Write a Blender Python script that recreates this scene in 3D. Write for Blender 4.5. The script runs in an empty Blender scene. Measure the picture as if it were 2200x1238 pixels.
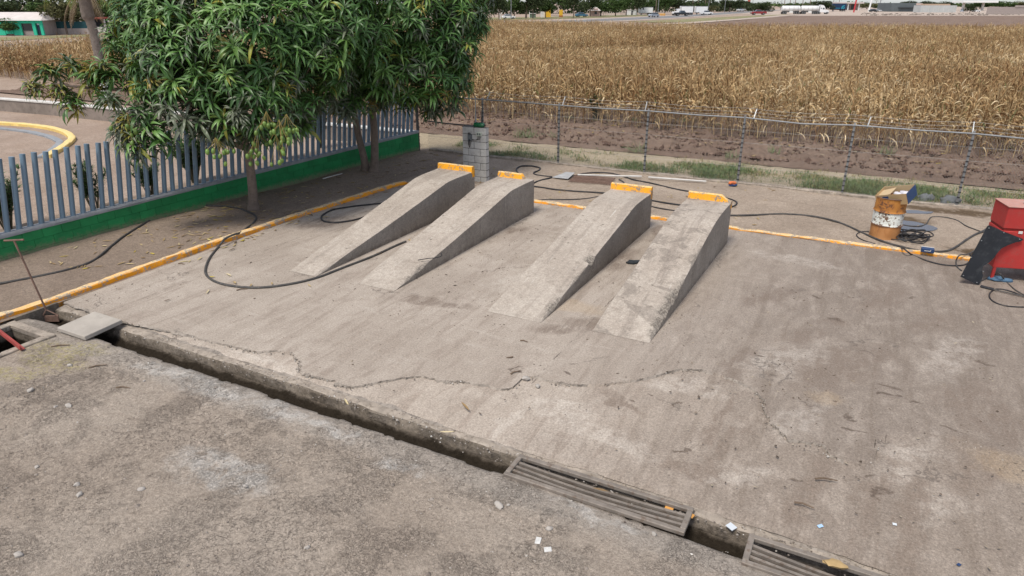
import bpy, bmesh, math, random
import numpy as np
from mathutils import Vector, Matrix
R = math.radians
rnd = random.Random(7)
nrs = np.random.RandomState(11)
scn = bpy.context.scene
COL = scn.collection

# ------------------------------------------------------------------ camera, sky, sun, exposure
CAM_H, CAM_P, FPX = 5.0, R(22.4), 1486.0
cam = bpy.data.objects.new('camera', bpy.data.cameras.new('camera'))
COL.objects.link(cam)
cam.location = (0, 0, CAM_H)
cam.rotation_euler = (R(90) - CAM_P, 0, 0)
cam.data.sensor_width = 36.0
cam.data.lens = FPX / 2200 * 36.0
cam.data.clip_start = 0.05
cam.data.clip_end = 6000
scn.camera = cam

SUN_EL, SUN_AZ = R(62), R(-144)          # azimuth measured from +Y towards +X
world = bpy.data.worlds.new('World')
scn.world = world
world.use_nodes = True
wn = world.node_tree
wn.nodes.clear()
sky = wn.nodes.new('ShaderNodeTexSky')
sky.sky_type = 'NISHITA'
sky.sun_disc = False
sky.sun_elevation = SUN_EL
sky.sun_rotation = SUN_AZ
sky.air_density = 0.8
sky.dust_density = 1.0
sky.ozone_density = 1.5
hs = wn.nodes.new('ShaderNodeHueSaturation')
hs.inputs['Saturation'].default_value = 0.48
bg = wn.nodes.new('ShaderNodeBackground')
bg.inputs['Strength'].default_value = 0.15
wo = wn.nodes.new('ShaderNodeOutputWorld')
wn.links.new(sky.outputs[0], hs.inputs['Color'])
wn.links.new(hs.outputs[0], bg.inputs['Color'])
wn.links.new(bg.outputs[0], wo.inputs['Surface'])
sd = bpy.data.lights.new('sun', 'SUN')
sd.energy = 2.4
sd.angle = R(18)
sd.color = (1.0, 0.94, 0.84)
sun = bpy.data.objects.new('sun', sd)
COL.objects.link(sun)
dv = Vector((math.sin(SUN_AZ) * math.cos(SUN_EL), math.cos(SUN_AZ) * math.cos(SUN_EL), math.sin(SUN_EL)))
sun.rotation_euler = (-dv).to_track_quat('-Z', 'Y').to_euler()
sun.location = (0, 0, 30)
vs = scn.view_settings
vs.view_transform = 'Standard'
vs.look = 'None'
vs.exposure = 0.57
vs.gamma = 1.0
vs.use_curve_mapping = False
scn.render.engine = 'CYCLES'
scn.cycles.use_denoising = True
scn.cycles.max_bounces = 6

# ------------------------------------------------------------------ geometry of the place
CP, SP = math.cos(CAM_P), math.sin(CAM_P)
EU, EV = Vector((.888, -.46, 0)).normalized(), Vector((.46, .888, 0)).normalized()
YAW = math.atan2(EU.y, EU.x)              # the yard is turned by this about Z


def ray(px, py):
    x, y = (px - 1100) / FPX, (py - 619) / FPX
    return Vector((x, CP - y * SP, -(SP + y * CP)))


def G(px, py, z=0.0):
    d = ray(px, py)
    t = (z - CAM_H) / d.z
    return Vector((d.x * t, d.y * t, z))


def A(px, py, Y):
    d = ray(px, py)
    t = Y / d.y
    return Vector((d.x * t, Y, CAM_H + d.z * t))


def GU(px, py, z=0.0):
    g = G(px, py, z)
    return Vector((g.dot(EU), g.dot(EV), z))


def W(u, v, z=0.0):
    return EU * u + EV * v + Vector((0, 0, z))


_tab = np.random.RandomState(3).rand(256, 256)


def vn(x, y, seed=0):
    x = np.asarray(x, float) + seed * 17.31
    y = np.asarray(y, float) + seed * 9.77
    xi, yi = np.floor(x).astype(int), np.floor(y).astype(int)
    fx, fy = x - xi, y - yi
    fx, fy = fx * fx * (3 - 2 * fx), fy * fy * (3 - 2 * fy)
    a, b = _tab[xi & 255, yi & 255], _tab[(xi + 1) & 255, yi & 255]
    c, d = _tab[xi & 255, (yi + 1) & 255], _tab[(xi + 1) & 255, (yi + 1) & 255]
    return (a * (1 - fx) + b * fx) * (1 - fy) + (c * (1 - fx) + d * fx) * fy - .5


def fbm(x, y, seed=0, octv=4):
    r, a = 0, 1
    for i in range(octv):
        r = r + a * vn(np.asarray(x) * 2 ** i, np.asarray(y) * 2 ** i, seed + i)
        a *= .5
    return r


# ------------------------------------------------------------------ mesh helpers
def chamfer_box(s, b):
    bm = bmesh.new()
    bmesh.ops.create_cube(bm, size=1)
    bmesh.ops.scale(bm, vec=s, verts=bm.verts)
    if b > 0:
        bmesh.ops.bevel(bm, geom=list(bm.edges), offset=b, segments=1, affect='EDGES')
    bm.verts.index_update()
    v = [tuple(x.co) for x in bm.verts]
    f = [[q.index for q in x.verts] for x in bm.faces]
    bm.free()
    return v, f


def catmull(P, n=6, closed=False):
    P = [Vector(p) for p in P]
    out = []
    m = len(P)
    for i in range(m if closed else m - 1):
        p1, p2 = P[i], P[(i + 1) % m]
        p0 = P[i - 1] if (i > 0 or closed) else p1 * 2 - p2
        p3 = P[(i + 2) % m] if (i + 2 < m or closed) else p2 * 2 - p1
        for k in range(n):
            t = k / n
            out.append(.5 * ((2 * p1) + (p2 - p0) * t + (2 * p0 - 5 * p1 + 4 * p2 - p3) * t * t + (3 * p1 - p0 - 3 * p2 + p3) * t ** 3))
    if not closed:
        out.append(P[-1])
    return out


class MB:
    def __init__(s):
        s.v, s.f, s.m, s.t = [], [], [], []

    def add(s, vs_, fs, mi=0, tint=.5, M=None):
        o = len(s.v)
        for q in vs_:
            s.v.append(tuple(M @ Vector(q)) if M is not None else tuple(q))
        s.t.extend(tint if isinstance(tint, (list, tuple)) else [tint] * len(vs_))
        for q in fs:
            s.f.append([i + o for i in q])
            s.m.append(mi)
        return s

    def box(s, c, d, b=0.0, rz=0, mi=0, M=None, tint=.5):
        v, f = chamfer_box(d, b)
        T = Matrix.Translation(c) @ Matrix.Rotation(rz, 4, 'Z')
        return s.add(v, f, mi, tint, M @ T if M is not None else T)

    def tube(s, P, r, n=8, cap=True, mi=0, tint=.5, M=None):
        P = [Vector(p) for p in P]
        rs = r if isinstance(r, (list, tuple)) else [r] * len(P)
        vs_, fs = [], []
        up = Vector((0, 0, 1))
        X = None
        for i, p in enumerate(P):
            d = (P[min(i + 1, len(P) - 1)] - P[max(i - 1, 0)])
            d = d.normalized() if d.length > 1e-9 else Vector((0, 0, 1))
            if X is None:
                X = d.cross(up) if abs(d.z) < .95 else d.cross(Vector((0, 1, 0)))
            X = (X - d * X.dot(d)).normalized()
            Y = d.cross(X)
            for k in range(n):
                a = 2 * math.pi * k / n
                vs_.append(p + (X * math.cos(a) + Y * math.sin(a)) * rs[i])
        for i in range(len(P) - 1):
            for k in range(n):
                fs.append([i * n + k, i * n + (k + 1) % n, (i + 1) * n + (k + 1) % n, (i + 1) * n + k])
        if cap:
            fs.append(list(range(n))[::-1])
            fs.append([(len(P) - 1) * n + k for k in range(n)])
        return s.add(vs_, fs, mi, tint, M)

    def lathe(s, prof, n=32, mi=0, M=None, tint=.5):
        vs_, fs = [], []
        for r, z in prof:
            for k in range(n):
                a = 2 * math.pi * k / n
                vs_.append((r * math.cos(a), r * math.sin(a), z))
        for i in range(len(prof) - 1):
            for k in range(n):
                fs.append([i * n + k, i * n + (k + 1) % n, (i + 1) * n + (k + 1) % n, (i + 1) * n + k])
        return s.add(vs_, fs, mi, tint, M)

    def prism(s, poly, h, M=None, mi=0, tint=.5):
        n = len(poly)
        vs_ = [(p[0], p[1], 0) for p in poly] + [(p[0], p[1], h) for p in poly]
        fs = [list(range(n))[::-1], [n + i for i in range(n)]]
        fs += [[i, (i + 1) % n, n + (i + 1) % n, n + i] for i in range(n)]
        return s.add(vs_, fs, mi, tint, M)

    def blob(s, c, r, seed=0, mi=0, tint=.5, flat=1.0, sub=1):
        bm = bmesh.new()
        bmesh.ops.create_icosphere(bm, subdivisions=sub, radius=1)
        rr = random.Random(seed)
        vs_ = []
        for q in bm.verts:
            k = rr.uniform(.72, 1.18)
            vs_.append((c[0] + q.co.x * r[0] * k, c[1] + q.co.y * r[1] * k, c[2] + q.co.z * r[2] * k * flat))
        bm.verts.index_update()
        fs = [[x.index for x in q.verts] for q in bm.faces]
        bm.free()
        return s.add(vs_, fs, mi, tint)

    def mesh(s, name, mats, smooth=False, angle=40):
        me = bpy.data.meshes.new(name)
        me.from_pydata(s.v, [], s.f)
        for q in mats:
            me.materials.append(q)
        if len(mats) > 1:
            me.polygons.foreach_set('material_index', s.m)
        at = me.attributes.new('tint', 'FLOAT', 'POINT')
        at.data.foreach_set('value', s.t)
        if smooth:
            me.polygons.foreach_set('use_smooth', [True] * len(me.polygons))
            if angle < 180:
                me.set_sharp_from_angle(angle=R(angle))
        me.update()
        return me


def put(name, me, parent=None, loc=(0, 0, 0), rot=(0, 0, 0), **pr):
    o = bpy.data.objects.new(name, me)
    COL.objects.link(o)
    if parent is not None:
        o.parent = parent
    o.location = loc
    o.rotation_euler = rot
    for k, q in pr.items():
        o[k] = q
    return o


def part(name, mb, mats, parent=None, loc=(0, 0, 0), rot=(0, 0, 0), smooth=False, angle=40, **pr):
    if not isinstance(mats, (list, tuple)):
        mats = [mats]
    return put(name, mb.mesh(name, mats, smooth, angle), parent, loc, rot, **pr)


def thing(name, label, cat, loc=(0, 0, 0), rz=0, group=None):
    o = put(name, None, None, loc, (0, 0, rz), label=label, category=cat)
    if group:
        o['group'] = group
    return o


def copy_tree(src, loc, rz=0, scale=1.0, label=None, group=None):
    c = src.copy()
    COL.objects.link(c)
    c.location = loc
    c.rotation_euler = (0, 0, rz)
    c.scale = (scale,) * 3
    if label:
        c['label'] = label
    if group:
        c['group'] = group
    for ch in src.children:
        d = ch.copy()
        COL.objects.link(d)
        d.parent = c
        for g in ch.children:
            e = g.copy()
            COL.objects.link(e)
            e.parent = d
    return c


def sheet(name, us, vs_, zf, mat, keep=None, rot=True, smooth=True, **pr):
    """height-field sheet on a grid (yard coordinates when rot)"""
    U, V = np.meshgrid(us, vs_)
    Z = zf(U, V)
    n, m = U.shape
    idx = np.arange(n * m).reshape(n, m)
    F = np.stack([idx[:-1, :-1], idx[:-1, 1:], idx[1:, 1:], idx[1:, :-1]], -1).reshape(-1, 4)
    if keep is not None:
        cu = (U[:-1, :-1] + U[1:, 1:]) / 2
        cv = (V[:-1, :-1] + V[1:, 1:]) / 2
        F = F[keep(cu, cv).reshape(-1)]
    return np_mesh(name, np.stack([U, V, Z], -1).reshape(-1, 3), F, mat, (0, 0, YAW) if rot else (0, 0, 0), smooth, **pr)


def np_mesh(name, V, F, mat, rot=(0, 0, 0), smooth=True, tint=None, parent=None, **pr):
    me = bpy.data.meshes.new(name)
    k = F.shape[1]
    me.vertices.add(len(V))
    me.vertices.foreach_set('co', V.astype(np.float32).ravel())
    me.loops.add(F.size)
    me.loops.foreach_set('vertex_index', F.astype(np.int32).ravel())
    me.polygons.add(len(F))
    me.polygons.foreach_set('loop_start', np.arange(0, F.size, k, dtype=np.int32))
    if smooth:
        me.polygons.foreach_set('use_smooth', np.ones(len(F), dtype=bool))
    if tint is not None:
        at = me.attributes.new('tint', 'FLOAT', 'POINT')
        at.data.foreach_set('value', np.asarray(tint, np.float32))
    me.materials.append(mat)
    me.update(calc_edges=True)
    me.validate()
    return put(name, me, parent, (0, 0, 0), rot, **pr)


def poly_sheet(name, pts, z, mat, **pr):
    mb = MB()
    mb.add([(p[0], p[1], z) for p in pts], [list(range(len(pts)))])
    return part(name, mb, mat, **pr)


# ------------------------------------------------------------------ material helpers
class NT:
    def __init__(s, name):
        s.mat = bpy.data.materials.new(name)
        s.mat.use_nodes = True
        s.t = s.mat.node_tree
        s.b = s.t.nodes['Principled BSDF']

    def n(s, typ, ins=None, **at):
        q = s.t.nodes.new(typ)
        for k, x in at.items():
            setattr(q, k, x)
        for k, x in (ins or {}).items():
            s.set(q.inputs[k], x)
        return q

    def set(s, sock, x):
        if isinstance(x, bpy.types.NodeSocket):
            s.t.links.new(x, sock)
        else:
            if isinstance(x, (tuple, list)) and sock.type == 'RGBA' and len(x) == 3:
                x = (*x, 1)
            sock.default_value = x

    def pos(s, scale=None, rnd_off=False):
        p = s.n('ShaderNodeTexCoord').outputs['Object']
        if rnd_off:
            r = s.n('ShaderNodeObjectInfo').outputs['Random']
            q = s.n('ShaderNodeVectorMath', {0: (17., 31., 23.), 3: r}, operation='SCALE').outputs[0]
            p = s.n('ShaderNodeVectorMath', {0: p, 1: q}, operation='ADD').outputs[0]
        if scale is not None:
            p = s.n('ShaderNodeVectorMath', {0: p, 1: scale}, operation='MULTIPLY').outputs[0]
        return p

    def noise(s, p, sc, det=4, rough=.55, dist=0.0, col=False):
        q = s.n('ShaderNodeTexNoise', {'Vector': p, 'Scale': sc, 'Detail': det, 'Roughness': rough, 'Distortion': dist})
        return q.outputs['Color' if col else 'Fac']

    def vor(s, p, sc, feat='F1', out='Distance', rand=1.0):
        q = s.n('ShaderNodeTexVoronoi', {'Vector': p, 'Scale': sc, 'Randomness': rand}, feature=feat)
        return q.outputs[out]

    def mr(s, x, a, b, c=0., d=1., smooth=True):
        return s.n('ShaderNodeMapRange', {0: x, 1: a, 2: b, 3: c, 4: d}, interpolation_type='SMOOTHSTEP' if smooth else 'LINEAR').outputs[0]

    def ma(s, op, a, b=0.5, clamp=False):
        return s.n('ShaderNodeMath', {0: a, 1: b}, operation=op, use_clamp=clamp).outputs[0]

    def mix(s, f, a, b, mode='MIX'):
        q = s.n('ShaderNodeMix', data_type='RGBA', blend_type=mode)
        s.set(q.inputs[0], f)
        s.set(q.inputs[6], a)
        s.set(q.inputs[7], b)
        return q.outputs[2]

    def vary(s, c, f, lo, hi):
        """multiply colour by a value between lo and hi"""
        k = s.mr(f, .25, .75, lo, hi, False)
        return s.n('ShaderNodeVectorMath', {0: c, 3: k}, operation='SCALE').outputs[0]

    def attr(s, name='tint'):
        return s.n('ShaderNodeAttribute', attribute_name=name).outputs['Fac']

    def rand(s):
        return s.n('ShaderNodeObjectInfo').outputs['Random']

    def nz(s):
        g = s.n('ShaderNodeNewGeometry').outputs['Normal']
        return s.n('ShaderNodeSeparateXYZ', {0: g}).outputs['Z']

    def blobs(s, p, lst):
        """mask from soft ellipses (x, y, rx, ry, angle)"""
        m = None
        for x, y, rx, ry, an in lst:
            q = s.n('ShaderNodeVectorMath', {0: p, 1: (x, y, 0)}, operation='SUBTRACT').outputs[0]
            q = s.n('ShaderNodeVectorRotate', {'Vector': q, 'Angle': -an}, rotation_type='Z_AXIS').outputs[0]
            q = s.n('ShaderNodeVectorMath', {0: q, 1: (1 / rx, 1 / ry, 0)}, operation='MULTIPLY').outputs[0]
            q = s.n('ShaderNodeVectorMath', {0: q}, operation='LENGTH').outputs['Value']
            q = s.mr(q, .45, 1.15, 1., 0.)
            m = q if m is None else s.ma('MAXIMUM', m, q)
        return m

    def bump(s, h, st=.5, dist=.02, nrm=None):
        q = s.n('ShaderNodeBump', {'Height': h, 'Strength': st, 'Distance': dist})
        if nrm is not None:
            s.set(q.inputs['Normal'], nrm)
        return q.outputs[0]

    def done(s, col, rough=.8, nrm=None, metal=0., spec=.3):
        s.set(s.b.inputs['Base Color'], col)
        s.set(s.b.inputs['Roughness'], rough)
        s.set(s.b.inputs['Metallic'], metal)
        s.set(s.b.inputs['Specular IOR Level'], spec)
        if nrm is not None:
            s.set(s.b.inputs['Normal'], nrm)
        return s.mat


def plain(name, c, rough=.7, var=.25, sc=3., grime=None, gamt=.5, bump=.15, bsc=40., metal=0., spec=.3, rand=.0):
    """painted / plain surface with uneven tone, grime patches and fine relief"""
    t = NT(name)
    p = t.pos(rnd_off=True)
    a = t.noise(p, sc, 5, .6)
    col = t.vary(c, a, 1 - var, 1 + var)
    if grime is not None:
        g = t.noise(p, sc * 2.7, 6, .65)
        col = t.mix(t.mr(g, .5, .68, 0, gamt), col, grime)
    if rand:
        col = t.vary(col, t.mr(t.rand(), 0, 1, .25, .75, False), 1 - rand, 1 + rand)
    f = t.noise(p, bsc, 4, .6)
    return t.done(col, t.mr(f, .3, .7, max(rough - .12, .05), min(rough + .12, 1)), t.bump(f, bump, .01) if bump else None, metal, spec)


def tinted(name, stops, rough=.6, rand=.15, spec=.3, transl=0.0, bump=0):
    """colour read from each piece's own tint number"""
    t = NT(name)
    r = t.n('ShaderNodeValToRGB', {0: t.attr()})
    e = r.color_ramp.elements
    while len(e) < len(stops):
        e.new(.5)
    for k, (x, c) in zip(e, stops):
        k.position = x
        k.color = (*c, 1)
    col = r.outputs[0]
    if rand:
        col = t.vary(col, t.mr(t.rand(), 0, 1, .25, .75, False), 1 - rand, 1 + rand)
    t.done(col, rough, None, 0, spec)
    if transl:
        tr = t.n('ShaderNodeBsdfTranslucent', {'Color': col})
        mx = t.n('ShaderNodeMixShader', {0: transl, 1: t.b.outputs[0], 2: tr.outputs[0]})
        t.t.links.new(mx.outputs[0], t.t.nodes['Material Output'].inputs['Surface'])
    return t.mat

# ================================================================== materials of the setting
def uvl(lst):
    """(px, py, radius_u, radius_v, angle) of marks on the slab, turned into yard metres"""
    out = []
    for px, py, a, b, an in lst:
        g = GU(px, py)
        out.append((g.x, g.y, a, b, R(an)))
    return out


def concrete_pad():
    t = NT('slab concrete')
    p = t.pos()
    wob = t.n('ShaderNodeVectorMath', {0: t.noise(p, 1.6, 5, .6, col=True), 1: (.5, .5, .5)}, operation='SUBTRACT').outputs[0]
    wob = t.n('ShaderNodeVectorMath', {0: wob, 3: .9}, operation='SCALE').outputs[0]
    pw = t.n('ShaderNodeVectorMath', {0: p, 1: wob}, operation='ADD').outputs[0]
    big = t.noise(p, .55, 4, .6)
    mid = t.noise(p, 3.2, 6, .62)
    fine = t.noise(p, 38, 5, .7)
    grit = t.noise(p, 130, 3, .7)
    streak = t.noise(t.pos((2.6, .42, 1)), 1.5, 6, .68, 1.2)
    sweep = t.noise(t.pos((.6, 3.0, 1)), 1.3, 6, .66, .8)
    c = t.mix(t.mr(big, .38, .62), (.315, .266, .222), (.375, .322, .273))
    c = t.mix(t.mr(streak, .47, .68, 0, .7), c, (.245, .198, .162))
    c = t.mix(t.mr(sweep, .54, .72, 0, .5), c, (.415, .365, .315))
    c = t.mix(t.mr(mid, .52, .72, 0, .5), c, (.25, .205, .17))
    gz = t.ma('ADD', t.n('ShaderNodeSeparateXYZ', {0: pw}).outputs[0], t.ma('MULTIPLY', t.ma('SUBTRACT', big, .5), 5.))
    gz = t.ma('MULTIPLY', t.mr(gz, -4.2, .3), t.mr(t.noise(t.pos((1.6, .8, 1)), 2.2, 6, .7, .5), .28, .6, .35, 1))
    c = t.mix(t.ma('MULTIPLY', gz, .92), c, (.20, .163, .134))
    trk = t.noise(t.pos((2.3, .13, 1)), 1.5, 6, .66, .5)
    c = t.mix(t.ma('MULTIPLY', t.mr(trk, .5, .62), t.ma('ADD', t.ma('MULTIPLY', gz, .5), .12)), c, (.165, .13, .103))
    # pale cement rubbed bare, brown mud films, marks where they lie
    pale = t.blobs(pw, uvl([(1290, 935, 1.0, .28, -12), (1200, 880, .8, .22, 20), (1480, 832, .7, .3, 0), (585, 778, .9, .13, -4), (1120, 890, .8, .14, 70),
                            (1950, 985, .9, .3, 60), (1690, 770, 1.0, .5, 60), (1560, 1010, .6, .25, 30), (2050, 760, 1.2, .35, 70), (1700, 560, 1.2, .3, -10),
                            (1720, 905, .8, .2, 70), (2040, 1090, .6, .3, 60), (1130, 600, 1.3, .5, 80)]))
    pale = t.ma('MULTIPLY', pale, t.mr(t.noise(p, 5, 6, .7, .6), .36, .6))
    c = t.mix(t.ma('MULTIPLY', pale, .33), c, (.53, .48, .425))
    mud = t.blobs(pw, uvl([(1590, 780, .16, .75, -10), (1550, 905, .13, 1.0, -8), (1240, 700, .9, .3, 40), (920, 650, 1.0, .2, 10), (700, 480, .9, .5, 60),
                           (1790, 690, .3, .25, 0), (1870, 1080, .16, 1.2, -10), (1960, 1120, .16, 1.2, -8), (1330, 560, .3, .8, 0), (2130, 905, .5, .8, 20),
                           (1900, 640, 1.0, .35, 70), (2100, 1010, .3, .9, -15), (1740, 1050, .2, .9, -10),
                           (1105, 497, .35, .3, 0), (1420, 500, .3, .9, 0), (1560, 960, .12, .9, -12), (1800, 800, 1.2, .5, 70), (1650, 640, .9, .35, 60), (1480, 1000, .5, .2, 20), (2080, 850, .8, .4, 50), (1980, 560, 1.2, .3, 0), (1330, 860, .5, .12, -20), (2000, 700, .7, .3, 60), (1720, 720, .5, .25, 40), (1880, 760, .5, .2, 70)]))
    mud = t.ma('MULTIPLY', mud, t.mr(t.noise(t.pos((2, .7, 1)), 3, 6, .7, .8), .3, .58))
    c = t.mix(t.ma('MULTIPLY', mud, .85), c, (.18, .14, .112))
    tan = t.blobs(pw, uvl([(1770, 862, .3, .2, 0), (2185, 1010, .5, .4, 0), (1240, 660, .5, .3, 0)]))
    c = t.mix(t.ma('MULTIPLY', tan, .25), c, (.38, .27, .15))
    oil = t.blobs(pw, uvl([(1908, 832, .1, .05, 0), (1902, 857, .09, .06, 40), (1838, 898, .08, .04, 0), (1850, 905, .05, .04, 0), (1240, 785, .1, .05, 30), (1222, 808, .09, .05, 0),
                           (1375, 863, .06, .04, 0), (1412, 848, .06, .03, 0), (1440, 871, .06, .04, 0), (710, 652, .06, .03, 0), (1845, 930, .1, .04, 30), (1790, 686, .2, .1, 0), (1375, 655, .1, .05, 20), (1395, 672, .06, .04, 0), (1630, 770, .08, .05, 0), (1700, 1030, .1, .04, 30), (1960, 870, .1, .05, 10), (2060, 940, .12, .05, 0), (1850, 1015, .1, .04, 60), (1900, 1060, .1, .05, 20), (1480, 960, .08, .03, 0), (2120, 780, .1, .06, 0), (1760, 640, .09, .05, 0), (1960, 640, .12, .05, 30), (380, 880, .1, .03, 0), (1108, 800, .1, .03, 60)]))
    c = t.mix(t.ma('MULTIPLY', oil, .8), c, (.085, .062, .048))
    # scattered drops of oil and dirt
    cl = t.mr(t.noise(p, 1.1, 4, .65), .52, .66)
    for sc, th in ((9., .13), (23., .17), (55., .22)):
        d = t.vor(pw, sc)
        k = t.vor(pw, sc, out='Color')
        k = t.n('ShaderNodeSeparateColor', {0: k}).outputs[0]
        m = t.ma('MULTIPLY', t.mr(d, th * .5, th, 1, 0), t.mr(k, .72, .76))
        c = t.mix(t.ma('MULTIPLY', t.ma('MULTIPLY', m, cl), .7), c, (.12, .095, .075))
    rough_ = t.mr(t.noise(t.pos((1.4, .7, 1)), 17, 6, .8, .4), .42, .62, 0, 1)
    c = t.mix(t.ma('MULTIPLY', t.ma('MULTIPLY', rough_, t.ma('ADD', t.ma('MULTIPLY', gz, .55), .12)), .8), c, (.17, .138, .113))
    lite = t.mr(t.noise(t.pos((1.2, .8, 1)), 24, 5, .8), .56, .7, 0, .5)
    c = t.mix(t.ma('MULTIPLY', lite, t.ma('ADD', t.ma('MULTIPLY', gz, .6), .15)), c, (.45, .4, .35))
    c = t.vary(c, fine, .62, 1.38)
    c = t.vary(c, grit, .72, 1.28)
    # broken joints between the pours
    s = t.n('ShaderNodeSeparateXYZ', {0: p})
    u, v = s.outputs[0], s.outputs[1]
    wig = t.ma('MULTIPLY', t.ma('SUBTRACT', t.noise(p, 6, 3), .5), .09)
    brk = t.mr(t.noise(p, 3.2, 4, .7), .5, .56)
    jm = None
    for px, py in ((470, 580), (1110, 858)):
        q = t.ma('ABSOLUTE', t.ma('ADD', t.ma('SUBTRACT', u, GU(px, py).x), wig))
        q = t.mr(q, .003, .010, 1, 0)
        jm = q if jm is None else t.ma('MAXIMUM', jm, q)
    jm = t.ma('MULTIPLY', jm, brk)
    c = t.mix(t.ma('MULTIPLY', jm, .7), c, (.09, .072, .058))
    cr = t.vor(pw, .45, 'DISTANCE_TO_EDGE')
    crm = t.ma('MULTIPLY', t.mr(cr, .0015, .006, 1, 0), t.mr(t.noise(p, .7, 2), .57, .63))
    c = t.mix(t.ma('MULTIPLY', crm, .6), c, (.12, .1, .085))
    h = t.ma('ADD', t.ma('MULTIPLY', fine, .5), t.ma('MULTIPLY', mid, 1.1))
    h = t.ma('ADD', h, t.ma('MULTIPLY', grit, .25))
    h = t.ma('SUBTRACT', h, t.ma('MULTIPLY', jm, 1.4))
    h = t.ma('SUBTRACT', h, crm)
    return t.done(c, t.mr(mid, .3, .7, .78, .95), t.bump(h, .55, .022), 0, .25)


def dirt(name, c1, c2, dark, powder=None, straw=None, cracks=0.0, bump=.7, fsc=1.0, wet=None):
    t = NT(name)
    p = t.pos()
    wob = t.n('ShaderNodeVectorMath', {0: t.noise(p, 2.2, 5, .65, col=True), 1: (.5, .5, .5)}, operation='SUBTRACT').outputs[0]
    wob = t.n('ShaderNodeVectorMath', {0: wob, 3: .8}, operation='SCALE').outputs[0]
    pw = t.n('ShaderNodeVectorMath', {0: p, 1: wob}, operation='ADD').outputs[0]
    big = t.noise(p, .5 * fsc, 5, .6)
    mid = t.noise(p, 6 * fsc, 6, .7)
    fine = t.noise(p, 34 * fsc, 6, .75)
    grit = t.noise(p, 110 * fsc, 3, .8)
    st = t.noise(t.pos((.5, 2.4, 1)), 1.1 * fsc, 6, .66, .6)
    c = t.mix(t.mr(big, .36, .64), c1, c2)
    c = t.mix(t.mr(mid, .5, .72, 0, .5), c, dark)
    c = t.mix(t.mr(st, .52, .72, 0, .4), c, dark)
    if powder:
        ed = t.mr(t.ma('ADD', t.n('ShaderNodeSeparateXYZ', {0: p}).outputs[1], t.ma('MULTIPLY', t.ma('SUBTRACT', mid, .5), .5)), 5.2, 5.5)
        c = t.mix(t.ma('MULTIPLY', ed, .55), c, (.40, .355, .31))
        m = t.blobs(pw, uvl(powder))
        m = t.ma('MULTIPLY', m, t.mr(t.noise(p, 5, 6, .72, .5), .34, .6))
        c = t.mix(t.ma('MULTIPLY', m, .8), c, (.56, .52, .475))
    if straw:
        m = t.blobs(pw, uvl(straw))
        m = t.ma('MULTIPLY', m, t.mr(t.noise(p, 16, 6, .75), .42, .6))
        c = t.mix(t.ma('MULTIPLY', m, .7), c, (.42, .36, .16))
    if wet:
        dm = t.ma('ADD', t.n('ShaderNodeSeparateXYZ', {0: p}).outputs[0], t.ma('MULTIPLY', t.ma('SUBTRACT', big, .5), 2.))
        c = t.mix(t.mr(dm, -12.2, -12.7, 0, .6), c, (.19, .14, .108))  # left strip darkened: shade painted in together with moist soil
        sv = t.ma('ADD', t.n('ShaderNodeSeparateXYZ', {0: p}).outputs[1], t.ma('MULTIPLY', t.ma('SUBTRACT', mid, .5), 1.2))
        c = t.mix(t.ma('MULTIPLY', t.mr(sv, 21.0, 21.6), t.mr(fine, .35, .6, .2, .8)), c, (.40, .335, .225))
        m = t.blobs(pw, uvl(wet))
        c = t.mix(t.ma('MULTIPLY', m, t.mr(t.noise(p, 3, 5, .7), .3, .5, 0, .95)), c, (.11, .075, .045))
    m12 = t.noise(p, 15 * fsc, 5, .75, .3)
    c = t.vary(c, m12, .74, 1.26)
    c = t.vary(c, fine, .58, 1.42)
    c = t.vary(c, grit, .6, 1.4)
    h = t.ma('ADD', t.ma('MULTIPLY', mid, .9), t.ma('MULTIPLY', fine, 1.1))
    h = t.ma('ADD', h, t.ma('MULTIPLY', grit, .6))
    if cracks:
        d = t.vor(pw, 7.5, 'DISTANCE_TO_EDGE')
        d2 = t.vor(pw, 19, 'DISTANCE_TO_EDGE')
        m = t.ma('MULTIPLY', t.mr(d, .0, .035, 1, 0), t.mr(t.noise(p, .9, 3), .44, .56))
        m2 = t.ma('MULTIPLY', t.mr(d2, .0, .06, 1, 0), t.mr(t.noise(p, 1.5, 3), .5, .6))
        m = t.ma('MAXIMUM', m, m2)
        c = t.mix(t.ma('MULTIPLY', m, cracks), c, (.095, .075, .06))
        h = t.ma('SUBTRACT', h, t.ma('MULTIPLY', m, .9))
    return t.done(c, .95, t.bump(h, bump, .035), 0, .15)


def worn_paint(name, paint, pale, under, chip=.62, topwear=.5, rough=.55):
    t = NT(name)
    p = t.pos(rnd_off=True)
    n1 = t.noise(p, 5, 6, .7, .4)
    n2 = t.noise(p, 24, 5, .7)
    c = t.mix(t.mr(n1, .35, .7, 0, .5), paint, tuple(x * .8 for x in paint))
    up = t.mr(t.nz(), .5, .9)
    c = t.mix(t.ma('MULTIPLY', up, t.mr(n1, .3, .6, topwear * .5, topwear)), c, pale)
    k = t.ma('ADD', t.ma('MULTIPLY', n1, .55), t.ma('MULTIPLY', n2, .45))
    k = t.mr(k, chip - .06, chip, 0, 1)
    c = t.mix(k, c, under)
    c = t.vary(c, t.noise(p, 70, 3), .86, 1.14)
    h = t.ma('SUBTRACT', n2, t.ma('MULTIPLY', k, .6))
    return t.done(c, t.mr(k, 0, 1, rough, .9), t.bump(h, .35, .01), 0, .3)


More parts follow.
